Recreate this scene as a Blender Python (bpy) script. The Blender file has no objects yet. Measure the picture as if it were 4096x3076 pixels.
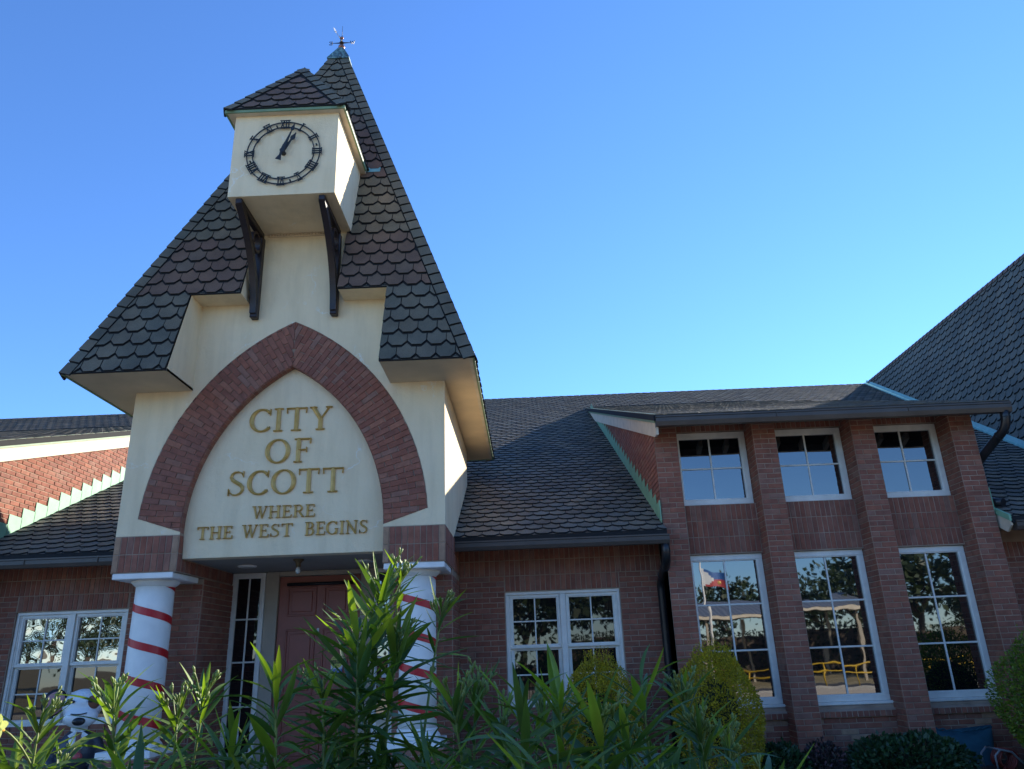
import bpy, math, random
from mathutils import Vector, Matrix
R0 = random.Random(7)
scene = bpy.context.scene
COL = scene.collection

# ------------------------------------------------------------------ camera
def make_camera():
    pitch, roll, yaw = math.radians(19.963), math.radians(2.148), math.radians(0.6215)
    r = Vector((1, 0, 0)); f = Vector((0, math.cos(pitch), math.sin(pitch))); u = Vector((0, -math.sin(pitch), math.cos(pitch)))
    rr = r * math.cos(roll) - u * math.sin(roll); uu = r * math.sin(roll) + u * math.cos(roll)
    rz = Matrix.Rotation(yaw, 3, 'Z')
    rr, uu, ff = rz @ rr, rz @ uu, rz @ f
    m = Matrix(((rr.x, uu.x, -ff.x, 0), (rr.y, uu.y, -ff.y, 0), (rr.z, uu.z, -ff.z, 1.6), (0, 0, 0, 1)))
    cd = bpy.data.cameras.new('camera'); cd.sensor_width = 36; cd.lens = 36 * 3008 / 4096
    cd.clip_start = 0.05; cd.clip_end = 3000
    co = bpy.data.objects.new('camera', cd); COL.objects.link(co); co.matrix_world = m
    scene.camera = co
    return rr, uu, ff
CR, CU, CF = make_camera()
EYE = Vector((0, 0, 1.6))
def project(p):
    v = p - EYE; z = v.dot(CF)
    if z < 0.05: return None
    return (512 + 752 * v.dot(CR) / z, 384.5 - 752 * v.dot(CU) / z, z)

# ------------------------------------------------------------------ world, sun, exposure
SUN_EL, SUN_AZ = math.radians(25.0), math.radians(44.0)
world = bpy.data.worlds.new('World'); scene.world = world; world.use_nodes = True
wn = world.node_tree.nodes; wl = world.node_tree.links
sky = wn.new('ShaderNodeTexSky'); sky.sky_type = 'NISHITA'; sky.sun_disc = False
sky.sun_elevation = SUN_EL; sky.sun_rotation = SUN_AZ
sky.altitude = 10; sky.air_density = 1.0; sky.dust_density = 0.0; sky.ozone_density = 8.0
hs = wn.new('ShaderNodeHueSaturation'); hs.inputs['Hue'].default_value = 0.504; hs.inputs['Saturation'].default_value = 1.03
wl.new(sky.outputs[0], hs.inputs['Color']); wl.new(hs.outputs[0], wn['Background'].inputs[0]); wn['Background'].inputs[1].default_value = 0.15
sd = bpy.data.lights.new('sun', 'SUN'); sd.energy = 5.0; sd.angle = math.radians(0.53); sd.color = (1.0, 0.93, 0.81)
so = bpy.data.objects.new('sun', sd); COL.objects.link(so)
sdir = Vector((math.sin(SUN_AZ) * math.cos(SUN_EL), math.cos(SUN_AZ) * math.cos(SUN_EL), math.sin(SUN_EL)))
so.rotation_euler = sdir.to_track_quat('Z', 'Y').to_euler(); so.location = sdir * 60
scene.view_settings.view_transform = 'Standard'; scene.view_settings.look = 'None'
scene.view_settings.exposure = 1.08; scene.view_settings.gamma = 1.0; scene.view_settings.use_curve_mapping = False

# ------------------------------------------------------------------ materials
def new_mat(name):
    m = bpy.data.materials.new(name); m.use_nodes = True
    return m, m.node_tree.nodes, m.node_tree.links, m.node_tree.nodes['Principled BSDF']
def pos(N): return N.new('ShaderNodeNewGeometry').outputs['Position']
def noise(N, L, vec, scale, detail=4, rough=0.55):
    n = N.new('ShaderNodeTexNoise'); n.inputs['Scale'].default_value = scale
    n.inputs['Detail'].default_value = detail; n.inputs['Roughness'].default_value = rough
    L.new(vec, n.inputs['Vector']); return n.outputs['Fac']
def ramp(N, L, fac, stops, interp='LINEAR'):
    r = N.new('ShaderNodeValToRGB'); r.color_ramp.interpolation = interp
    el = r.color_ramp.elements
    while len(el) < len(stops): el.new(0.5)
    for e, (p, c) in zip(el, stops):
        e.position = p; e.color = (*c, 1) if len(c) == 3 else c
    L.new(fac, r.inputs['Fac']); return r.outputs['Color']
def mix(N, L, a, b, fac, mode='MIX'):
    m = N.new('ShaderNodeMix'); m.data_type = 'RGBA'; m.blend_type = mode
    if isinstance(fac, (int, float)): m.inputs[0].default_value = fac
    else: L.new(fac, m.inputs[0])
    for i, v in ((6, a), (7, b)):
        if isinstance(v, tuple): m.inputs[i].default_value = (*v, 1)
        else: L.new(v, m.inputs[i])
    return m.outputs[2]
def math_(N, L, op, a, b=None):
    m = N.new('ShaderNodeMath'); m.operation = op
    for i, v in enumerate((a, b)):
        if v is None: continue
        if isinstance(v, (int, float)): m.inputs[i].default_value = v
        else: L.new(v, m.inputs[i])
    return m.outputs[0]
def rnd(N, L):
    """a random number for each loose piece, whether an object of its own or an island"""
    g = N.new('ShaderNodeNewGeometry'); o = N.new('ShaderNodeObjectInfo')
    return math_(N, L, 'FRACT', math_(N, L, 'ADD', g.outputs['Random Per Island'], math_(N, L, 'MULTIPLY', o.outputs['Random'], 7.31)))
def bump(N, L, P, height, strength, dist=0.01):
    b = N.new('ShaderNodeBump'); b.inputs['Strength'].default_value = strength; b.inputs['Distance'].default_value = dist
    L.new(height, b.inputs['Height']); L.new(b.outputs['Normal'], P.inputs['Normal'])
def grey(v): return (v, v, v)

def brick_mat(name, cols):
    m, N, L, P = new_mat(name); r = rnd(N, L); p = pos(N)
    c = ramp(N, L, r, [(i / (len(cols) - 1), k) for i, k in enumerate(cols)])
    sp = noise(N, L, p, 140, 3, 0.7)
    c = mix(N, L, c, ramp(N, L, sp, [(0.30, grey(0.35)), (0.42, grey(1.0)), (0.7, grey(1.08))]), 0.8, 'MULTIPLY')
    big = noise(N, L, p, 9, 4)
    c = mix(N, L, c, ramp(N, L, big, [(0.3, grey(0.78)), (0.7, grey(1.18))]), 1.0, 'MULTIPLY')
    L.new(c, P.inputs['Base Color']); P.inputs['Roughness'].default_value = 0.9
    bump(N, L, P, sp, 0.35, 0.003); return m
M = {}
RED = [tuple(f * c for f, c in zip((1.58, 1.44, 1.28), k)) for k in ((0.160, 0.062, 0.044), (0.188, 0.074, 0.050), (0.145, 0.060, 0.045), (0.200, 0.082, 0.057), (0.150, 0.066, 0.051), (0.178, 0.066, 0.044), (0.170, 0.094, 0.075), (0.215, 0.090, 0.060))]
M['brick'] = brick_mat('red_brick', RED)
M['tan'] = brick_mat('tan_brick', [(0.36, 0.21, 0.13), (0.42, 0.25, 0.15), (0.34, 0.20, 0.13)])

def mortar_mat():
    m, N, L, P = new_mat('mortar'); p = pos(N)
    c = ramp(N, L, noise(N, L, p, 3.0, 5), [(0.3, (0.26, 0.175, 0.12)), (0.7, (0.47, 0.34, 0.25))])
    L.new(c, P.inputs['Base Color']); P.inputs['Roughness'].default_value = 0.95
    bump(N, L, P, noise(N, L, p, 90, 3), 0.3, 0.004); return m
M['mortar'] = mortar_mat()

def stucco_mat():
    m, N, L, P = new_mat('stucco'); p = pos(N)
    big = noise(N, L, p, 1.1, 5, 0.6)
    c = ramp(N, L, big, [(0.3, (0.84, 0.66, 0.41)), (0.7, (0.90, 0.73, 0.48))])
    mp = N.new('ShaderNodeMapping'); mp.inputs['Scale'].default_value = (5, 5, 0.7); L.new(p, mp.inputs['Vector'])
    st = noise(N, L, mp.outputs[0], 1.0, 5, 0.6)
    c = mix(N, L, c, ramp(N, L, st, [(0.28, (0.70, 0.68, 0.64)), (0.56, grey(1.0))]), 0.38, 'MULTIPLY')
    # hairline cracks and old repairs, paler than the render coat
    v = N.new('ShaderNodeTexVoronoi'); v.feature = 'DISTANCE_TO_EDGE'; v.inputs['Scale'].default_value = 0.75
    wv = N.new('ShaderNodeVectorMath'); wv.operation = 'ADD'; nz = N.new('ShaderNodeTexNoise'); nz.inputs['Scale'].default_value = 3.0; nz.inputs['Detail'].default_value = 6
    L.new(p, nz.inputs['Vector']); L.new(p, wv.inputs[0]); L.new(nz.outputs['Color'], wv.inputs[1]); L.new(wv.outputs[0], v.inputs['Vector'])
    ln = ramp(N, L, v.outputs['Distance'], [(0.0, grey(1)), (0.010, grey(0))])
    msk = ramp(N, L, noise(N, L, p, 1.6, 3), [(0.52, grey(0)), (0.62, grey(1))])
    c = mix(N, L, c, (0.88, 0.84, 0.76), math_(N, L, 'MULTIPLY', math_(N, L, 'MULTIPLY', ln, msk), 0.8))
    L.new(c, P.inputs['Base Color']); P.inputs['Roughness'].default_value = 0.92
    fine = noise(N, L, p, 75, 4, 0.7); bump(N, L, P, math_(N, L, 'ADD', fine, math_(N, L, 'MULTIPLY', noise(N, L, p, 14, 4), 1.6)), 0.42, 0.014)
    return m
M['stucco'] = stucco_mat()

def shingle_mat(name, cols, gloss=0.75, rough_b=0.35, lift=(1.8, 1.54, 1.18)):
    m, N, L, P = new_mat(name); r = rnd(N, L); p = pos(N)
    c = ramp(N, L, r, [(i / (len(cols) - 1), tuple(q * f for q, f in zip(k, lift))) for i, k in enumerate(cols)])
    g = noise(N, L, p, 330, 2, 0.8)
    c = mix(N, L, c, ramp(N, L, g, [(0.32, grey(0.45)), (0.5, grey(1.0)), (0.68, grey(1.75))]), 0.9, 'MULTIPLY')
    w = noise(N, L, p, 1.3, 6, .65)
    c = mix(N, L, c, ramp(N, L, w, [(0.3, grey(0.62)), (0.7, grey(1.3))]), 1.0, 'MULTIPLY')
    L.new(c, P.inputs['Base Color']); P.inputs['Roughness'].default_value = gloss; P.inputs['Diffuse Roughness'].default_value = 1.0
    bump(N, L, P, g, rough_b, 0.010); return m
M['sh_grey'] = shingle_mat('slate_grey_shingle', [(0.060, 0.070, 0.068), (0.078, 0.084, 0.080), (0.066, 0.078, 0.080), (0.090, 0.092, 0.084), (0.072, 0.076, 0.070)])
M['sh_brown'] = shingle_mat('brown_shingle', [(0.085, 0.060, 0.055), (0.072, 0.056, 0.052), (0.098, 0.068, 0.058), (0.076, 0.066, 0.062)])
M['sh_olive'] = shingle_mat('olive_grey_shingle', [(0.084, 0.084, 0.070), (0.092, 0.090, 0.078), (0.078, 0.082, 0.074), (0.098, 0.090, 0.076)])
M['sh_mix'] = shingle_mat('weathered_mixed_shingle', [(0.055, 0.056, 0.054), (0.095, 0.086, 0.074), (0.062, 0.066, 0.070), (0.082, 0.072, 0.062), (0.070, 0.076, 0.080), (0.105, 0.096, 0.082), (0.060, 0.054, 0.050)], 0.8, 1.0, (2.3, 2.05, 1.65))
M['sh_slate'] = shingle_mat('blue_grey_shingle', [(0.052, 0.062, 0.068), (0.070, 0.080, 0.084), (0.058, 0.072, 0.080), (0.078, 0.082, 0.080)])

def plain(name, col, rough=0.5, var=0.12, scale=8.0, metal=0.0, bmp=0.0, bscale=60, spec=None):
    m, N, L, P = new_mat(name); p = pos(N)
    c = ramp(N, L, noise(N, L, p, scale, 5), [(0.3, tuple(k * (1 - var) for k in col)), (0.7, tuple(min(1, k * (1 + var)) for k in col))])
    L.new(c, P.inputs['Base Color']); P.inputs['Roughness'].default_value = rough; P.inputs['Metallic'].default_value = metal
    if spec is not None: P.inputs['Specular IOR Level'].default_value = spec
    if bmp: bump(N, L, P, noise(N, L, p, bscale, 4), bmp, 0.006)
    return m
M['felt'] = plain('black_roofing_felt', (0.012, 0.013, 0.014), 0.9)
M['gutter'] = plain('dark_bronze_gutter', (0.075, 0.058, 0.046), 0.42, 0.2, 3)
M['spout'] = plain('black_downspout', (0.018, 0.018, 0.020), 0.32, 0.2, 4)
M['white'] = plain('white_paint', (0.84, 0.81, 0.75), 0.5, 0.09, 4, bmp=0.03, bscale=30)
M['frame'] = plain('white_window_frame', (0.80, 0.77, 0.69), 0.4, 0.08, 6)
M['cream'] = plain('cream_board', (0.66, 0.56, 0.42), 0.7, 0.12, 5, bmp=0.1)
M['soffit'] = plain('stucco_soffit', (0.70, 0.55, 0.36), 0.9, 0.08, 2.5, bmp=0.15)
M['green'] = plain('patina_green_metal', (0.19, 0.28, 0.16), 0.55, 0.15, 6)
M['flash'] = plain('pale_green_copper_flashing', (0.23, 0.45, 0.29), 0.5, 0.12, 5)
M['valley'] = plain('turquoise_valley_copper', (0.24, 0.46, 0.42), 0.5, 0.15, 4)
M['bracket'] = plain('dark_brown_wood', (0.022, 0.012, 0.011), 0.45, 0.25, 9)
M['iron'] = plain('black_iron', (0.012, 0.012, 0.015), 0.5, 0.2, 9)
M['stripe'] = plain('red_stripe_tape', (0.52, 0.012, 0.018), 0.4, 0.06, 6)
M['door'] = plain('oxblood_door_paint', (0.29, 0.075, 0.048), 0.42, 0.08, 5)
M['jamb'] = plain('tan_door_frame', (0.42, 0.35, 0.26), 0.6, 0.08, 4)
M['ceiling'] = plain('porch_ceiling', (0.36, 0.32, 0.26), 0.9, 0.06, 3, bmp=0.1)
M['pale_concrete'] = plain('pale_bounce_concrete', (0.60, 0.50, 0.37), 0.9, 0.12, 3, bmp=0.2)  # kept pale and warm to bounce sunlight onto the shaded front
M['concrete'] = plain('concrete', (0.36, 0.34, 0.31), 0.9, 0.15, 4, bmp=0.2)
def gold_mat():
    m, N, L, P = new_mat('brushed_gold'); p = pos(N)
    c = ramp(N, L, noise(N, L, p, 14, 5), [(0.3, (0.50, 0.29, 0.065)), (0.7, (0.64, 0.40, 0.12))])
    L.new(c, P.inputs['Base Color']); P.inputs['Metallic'].default_value = 0.25; P.inputs['Roughness'].default_value = 0.40
    return m
M['gold'] = gold_mat()
def copper_mat():
    m, N, L, P = new_mat('weathered_copper'); p = pos(N)
    mp = N.new('ShaderNodeMapping'); mp.inputs['Scale'].default_value = (22, 22, 5); L.new(p, mp.inputs['Vector'])
    n = noise(N, L, mp.outputs[0], 1.0, 5, 0.7)
    c = ramp(N, L, n, [(0.36, (0.06, 0.05, 0.045)), (0.5, (0.10, 0.19, 0.20)), (0.64, (0.28, 0.44, 0.36))])
    L.new(c, P.inputs['Base Color']); P.inputs['Roughness'].default_value = 0.55; P.inputs['Metallic'].default_value = 0.3
    return m
M['copper'] = copper_mat()
M['ball'] = plain('copper_ball', (0.30, 0.13, 0.09), 0.35, 0.3, 20, metal=0.8)
def glass_mat(name, wob, ior, col=(0.006, 0.007, 0.009)):
    m, N, L, P = new_mat(name); p = pos(N)
    P.inputs['Base Color'].default_value = (*col, 1); P.inputs['Roughness'].default_value = 0.015
    P.inputs['IOR'].default_value = ior
    bump(N, L, P, noise(N, L, p, 1.7, 2, 0.5), wob, 0.05); return m
M['glass'] = glass_mat('dark_window_glass', 0.022, 2.6)
M['dim'] = glass_mat('plain_window_glass', 0.02, 1.75)
M['film'] = glass_mat('wavy_window_film', 0.30, 3.6)

def leaf_mat(name, cols, transl=0.3, rough=0.5):
    m, N, L, P = new_mat(name); r = rnd(N, L); p = pos(N)
    c = ramp(N, L, r, [(i / (len(cols) - 1), k) for i, k in enumerate(cols)])
    c = mix(N, L, c, ramp(N, L, noise(N, L, p, 6, 3), [(0.3, grey(0.75)), (0.7, grey(1.25))]), 1.0, 'MULTIPLY')
    L.new(c, P.inputs['Base Color']); P.inputs['Roughness'].default_value = rough
    t = N.new('ShaderNodeBsdfTranslucent'); L.new(mix(N, L, c, (1.3, 1.5, 0.5), 1.0, 'MULTIPLY'), t.inputs['Color'])
    ms = N.new('ShaderNodeMixShader'); ms.inputs[0].default_value = transl
    L.new(P.outputs[0], ms.inputs[1]); L.new(t.outputs[0], ms.inputs[2])
    L.new(ms.outputs[0], N['Material Output'].inputs[0]); return m
M['leaf'] = leaf_mat('oleander_leaf', [(0.076, 0.136, 0.026), (0.104, 0.170, 0.028), (0.054, 0.112, 0.036), (0.135, 0.195, 0.030), (0.070, 0.138, 0.036)])
M['young'] = leaf_mat('young_oleander_leaf', [(0.22, 0.29, 0.028), (0.17, 0.25, 0.030), (0.26, 0.32, 0.036)], 0.4)
M['bud'] = leaf_mat('oleander_bud', [(0.22, 0.28, 0.07), (0.27, 0.32, 0.10), (0.18, 0.25, 0.06)], 0.3)
M['stem'] = plain('oleander_stem', (0.18, 0.22, 0.045), 0.6, 0.2, 20)
M['petal'] = leaf_mat('pale_yellow_petal', [(0.70, 0.62, 0.30), (0.76, 0.70, 0.38)], 0.35)
M['gold_shrub'] = leaf_mat('golden_shrub_leaf', [(0.42, 0.33, 0.022), (0.56, 0.42, 0.026), (0.26, 0.235, 0.022), (0.50, 0.385, 0.030), (0.20, 0.195, 0.020)], 0.4)
M['green_shrub'] = leaf_mat('green_shrub_leaf', [(0.125, 0.205, 0.020), (0.20, 0.26, 0.024), (0.085, 0.150, 0.020), (0.25, 0.29, 0.026)], 0.4)
M['dark_shrub'] = leaf_mat('dark_shrub_leaf', [(0.022, 0.060, 0.022), (0.034, 0.082, 0.028), (0.016, 0.046, 0.020)], 0.2)
M['plum_shrub'] = leaf_mat('plum_shrub_leaf', [(0.030, 0.022, 0.026), (0.050, 0.034, 0.038), (0.022, 0.034, 0.022), (0.19, 0.09, 0.11)], 0.2)
M['oak'] = leaf_mat('oak_leaf', [(0.030, 0.050, 0.018), (0.045, 0.068, 0.022), (0.024, 0.040, 0.016)], 0.2)
M['bark'] = plain('bark', (0.10, 0.075, 0.055), 0.95, 0.3, 12, bmp=0.5, bscale=25)

def ground_mat():
    m, N, L, P = new_mat('lawn'); p = pos(N)
    c = ramp(N, L, noise(N, L, p, 0.5, 6), [(0.3, (0.26, 0.205, 0.10)), (0.55, (0.36, 0.285, 0.15)), (0.75, (0.44, 0.36, 0.21))])
    c = mix(N, L, c, ramp(N, L, noise(N, L, p, 40, 4), [(0.3, grey(0.6)), (0.7, grey(1.3))]), 1.0, 'MULTIPLY')
    L.new(c, P.inputs['Base Color']); P.inputs['Roughness'].default_value = 0.95
    bump(N, L, P, noise(N, L, p, 30, 4), 0.6, 0.05); return m
M['lawn'] = ground_mat()
M['mulch'] = plain('mulch', (0.055, 0.035, 0.024), 0.95, 0.5, 30, bmp=0.8, bscale=35)
M['asphalt'] = plain('asphalt', (0.055, 0.055, 0.056), 0.9, 0.2, 10, bmp=0.3, bscale=80)

# ------------------------------------------------------------------ mesh helpers
WM = {}
def world_of(o): return WM.get(o.name, Matrix.Identity(4)) if o else Matrix.Identity(4)
def link(o, parent=None, mat4=None):
    """link an object whose world matrix is mat4 (identity by default) under parent"""
    mat4 = mat4 or Matrix.Identity(4)
    COL.objects.link(o)
    if parent:
        o.parent = parent; o.matrix_local = world_of(parent).inverted() @ mat4
    else: o.matrix_world = mat4
    WM[o.name] = mat4
    return o
def thing(name, label, cat, loc, group=None):
    o = bpy.data.objects.new(name, None); o.empty_display_size = 0.3
    link(o, None, Matrix.Translation(Vector(loc)))
    tag(o, label, cat, group); return o
def tag(o, label=None, cat=None, group=None, kind=None):
    if label: o['label'] = label
    if cat: o['category'] = cat
    if group: o['group'] = group
    if kind: o['kind'] = kind
    return o
class MB:
    def __init__(s): s.v = []; s.f = []; s.m = []; s.sm = []
    def face(s, pts, mi=0, smooth=False):
        b = len(s.v); s.v += [tuple(p) for p in pts]; s.f.append(tuple(range(b, b + len(pts)))); s.m.append(mi); s.sm.append(smooth); return s
    def add(s, verts, faces, mi=0, smooth=False):
        b = len(s.v); s.v += [tuple(p) for p in verts]
        for f in faces: s.f.append(tuple(b + i for i in f)); s.m.append(mi); s.sm.append(smooth)
        return s
    def box(s, x0, x1, y0, y1, z0, z1, mi=0):
        v = [(x0, y0, z0), (x1, y0, z0), (x1, y1, z0), (x0, y1, z0), (x0, y0, z1), (x1, y0, z1), (x1, y1, z1), (x0, y1, z1)]
        return s.add(v, [(0, 3, 2, 1), (4, 5, 6, 7), (0, 1, 5, 4), (1, 2, 6, 5), (2, 3, 7, 6), (3, 0, 4, 7)], mi)
    def bbox(s, x0, x1, y0, y1, z0, z1, b=0.006, mi=0):
        """box with chamfered edges"""
        V = []; F = []
        xs, ys, zs = (x0, x1), (y0, y1), (z0, z1)
        idx = {}
        for i in (0, 1):
            for j in (0, 1):
                for k in (0, 1):
                    c = (xs[i], ys[j], zs[k]); d = (b if i == 0 else -b, b if j == 0 else -b, b if k == 0 else -b)
                    for ax in range(3):
                        p = [c[q] + (d[q] if q != ax else 0) for q in range(3)]
                        idx[(i, j, k, ax)] = len(V); V.append(tuple(p))
        def g(i, j, k, a): return idx[(i, j, k, a)]
        for i in (0, 1):
            q = [g(i, 0, 0, 0), g(i, 1, 0, 0), g(i, 1, 1, 0), g(i, 0, 1, 0)]; F.append(q if i else q[::-1])
            q = [g(0, i, 0, 1), g(0, i, 1, 1), g(1, i, 1, 1), g(1, i, 0, 1)]; F.append(q if i else q[::-1])
            q = [g(0, 0, i, 2), g(1, 0, i, 2), g(1, 1, i, 2), g(0, 1, i, 2)]; F.append(q if i else q[::-1])
        for i in (0, 1):
            for j in (0, 1):
                F.append([g(i, j, 0, 0), g(i, j, 1, 0), g(i, j, 1, 1), g(i, j, 0, 1)])
                F.append([g(i, 0, j, 0), g(i, 1, j, 0), g(i, 1, j, 2), g(i, 0, j, 2)])
                F.append([g(0, i, j, 1), g(1, i, j, 1), g(1, i, j, 2), g(0, i, j, 2)])
                for k in (0, 1): F.append([g(i, j, k, 0), g(i, j, k, 1), g(i, j, k, 2)])
        return s.add(V, F, mi)
    def tube(s, path, r, n=10, mi=0, caps=True, smooth=True):
        path = [Vector(p) for p in path]; rs = r if isinstance(r, (list, tuple)) else [r] * len(path)
        rings = []; prev = None
        for i, p in enumerate(path):
            t = (path[min(i + 1, len(path) - 1)] - path[max(i - 1, 0)]).normalized()
            if prev is None:
                a = Vector((0, 0, 1)) if abs(t.z) < 0.9 else Vector((1, 0, 0)); x = t.cross(a).normalized()
            else: x = (prev - t * prev.dot(t)).normalized()
            prev = x; y = t.cross(x)
            rings.append([p + (x * math.cos(2 * math.pi * k / n) + y * math.sin(2 * math.pi * k / n)) * rs[i] for k in range(n)])
        b = len(s.v); s.v += [tuple(q) for ring in rings for q in ring]
        for i in range(len(path) - 1):
            for k in range(n):
                s.f.append((b + i * n + k, b + i * n + (k + 1) % n, b + (i + 1) * n + (k + 1) % n, b + (i + 1) * n + k)); s.m.append(mi); s.sm.append(smooth)
        if caps:
            s.f.append(tuple(b + k for k in range(n))[::-1]); s.m.append(mi); s.sm.append(False)
            e = b + (len(path) - 1) * n; s.f.append(tuple(e + k for k in range(n))); s.m.append(mi); s.sm.append(False)
        return s
    def lathe(s, cx, cy, prof, n=32, mi=0, smooth=True):
        return s.tube([(cx, cy, z) for z, r in prof], [r for z, r in prof], n, mi, True, smooth)
    def ellipsoid(s, c, r, nu=20, nv=12, mi=0, rot=None):
        V = []; F = []
        for j in range(nv + 1):
            th = math.pi * j / nv
            for i in range(nu):
                ph = 2 * math.pi * i / nu
                p = Vector((r[0] * math.sin(th) * math.cos(ph), r[1] * math.sin(th) * math.sin(ph), r[2] * math.cos(th)))
                if rot: p = rot @ p
                V.append(tuple(Vector(c) + p))
        for j in range(nv):
            for i in range(nu):
                F.append((j * nu + i, (j + 1) * nu + i, (j + 1) * nu + (i + 1) % nu, j * nu + (i + 1) % nu))
        return s.add(V, F, mi, True)
    def mesh(s, name, mats):
        me = bpy.data.meshes.new(name); me.from_pydata(s.v, [], s.f)
        for m in (mats if isinstance(mats, (list, tuple)) else [mats]): me.materials.append(M[m] if isinstance(m, str) else m)
        me.polygons.foreach_set('material_index', s.m); me.polygons.foreach_set('use_smooth', s.sm)
        me.update(); return me
    def build(s, name, mats, parent=None, mat4=None, **t):
        o = bpy.data.objects.new(name, s.mesh(name, mats)); link(o, parent, mat4); tag(o, **t); return o
def struct(name, mb, mats): return mb.build(name, mats, None, None, kind='structure')
def bez(a, b, c, n=10):
    a, b, c = Vector(a), Vector(b), Vector(c)
    return [a * (1 - t) ** 2 + b * 2 * t * (1 - t) + c * t * t for t in [i / n for i in range(n + 1)]]
def clip_poly(poly, lines):
    """Sutherland-Hodgman against half planes (a,b,c): a*u+b*v+c>=0"""
    for a, b, c in lines:
        out = []; n = len(poly)
        for i in range(n):
            p, q = poly[i], poly[(i + 1) % n]
            dp, dq = a * p[0] + b * p[1] + c, a * q[0] + b * q[1] + c
            if dp >= -1e-9: out.append(p)
            if (dp > 1e-9 and dq < -1e-9) or (dp < -1e-9 and dq > 1e-9):
                t = dp / (dp - dq); out.append((p[0] + (q[0] - p[0]) * t, p[1] + (q[1] - p[1]) * t))
        poly = out
        if len(poly) < 3: return []
    return poly
def poly_lines(poly):
    """half planes of a counter-clockwise convex polygon"""
    L = []
    for i in range(len(poly)):
        (x0, y0), (x1, y1) = poly[i], poly[(i + 1) % len(poly)]
        L.append((-(y1 - y0), x1 - x0, (y1 - y0) * x0 - (x1 - x0) * y0))
    return L
def area(p): return 0.5 * abs(sum(p[i][0] * p[(i + 1) % len(p)][1] - p[(i + 1) % len(p)][0] * p[i][1] for i in range(len(p))))

# ---- pieces: bricks and shingles. Records are kept per thing, the 300 that show largest become objects, the rest one part
class Pieces:
    def __init__(s, piece, rest, limit=300): s.rec = []; s.piece = piece; s.rest = rest; s.limit = limit; s.cache = {}
    def put(s, key, maker, mat4, host, nrm, size):
        """key: shared mesh id (None for a one-off); maker() returns an MB in local space; host: the part it belongs to"""
        s.rec.append((key, maker, mat4, host, nrm, size))
    def finish(s, thing_, mats):
        sc = []
        for i, (key, mk, m4, host, nrm, size) in enumerate(s.rec):
            c = m4.translation; pr = project(c); a = 0
            if pr:
                view = (EYE - c).normalized(); facing = view.dot(nrm)
                inside = -20 < pr[0] < 1044 and -20 < pr[1] < 789
                if facing > 0.01 and inside: a = size * facing / pr[2] ** 2
            sc.append((a, i))
        sc.sort(reverse=True)
        top = set(i for a, i in sc[:s.limit] if a > 0)
        rest = MB(); meshes = {}
        for i, (key, mk, m4, host, nrm, size) in enumerate(s.rec):
            if key not in s.cache or key is None:
                mb = mk()
                if key is not None: s.cache[key] = mb
            else: mb = s.cache[key]
            if i in top:
                me = meshes.get(key) if key is not None else None
                if me is None:
                    me = mb.mesh(s.piece, mats)
                    if key is not None: meshes[key] = me
                o = bpy.data.objects.new(s.piece, me); link(o, host, m4)
            else:
                b = len(rest.v); rest.v += [tuple(m4 @ Vector(p)) for p in mb.v]
                for f, mi, sm in zip(mb.f, mb.m, mb.sm): rest.f.append(tuple(b + k for k in f)); rest.m.append(mi); rest.sm.append(sm)
        if rest.f: rest.build(s.rest, mats, thing_, None, kind='stuff')

BL, BH, BJ = 0.235, 0.0783, 0.0115
def brick_mb(l, h, mi, proud=0.008):
    mb = MB(); c = 0.004; x, z = l / 2, h / 2
    fr = [(-x + c, -proud, -z + c), (x - c, -proud, -z + c), (x - c, -proud, z - c), (-x + c, -proud, z - c)]
    e = [(-x, -proud + c, -z), (x, -proud + c, -z), (x, -proud + c, z), (-x, -proud + c, z)]
    k = [(-x, 0.01, -z), (x, 0.01, -z), (x, 0.01, z), (-x, 0.01, z)]
    F = [(0, 1, 2, 3)]
    for i in range(4):
        j = (i + 1) % 4; F.append((4 + i, 4 + j, j, i)); F.append((8 + i, 8 + j, 4 + j, 4 + i))
    return mb.add(fr + e + k, F, mi)
def frame4(o, u, n, v):
    u, n, v = Vector(u), Vector(n), Vector(v)
    return Matrix(((u.x, -n.x, v.x, o[0]), (u.y, -n.y, v.y, o[1]), (u.z, -n.z, v.z, o[2]), (0, 0, 0, 1)))
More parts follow.
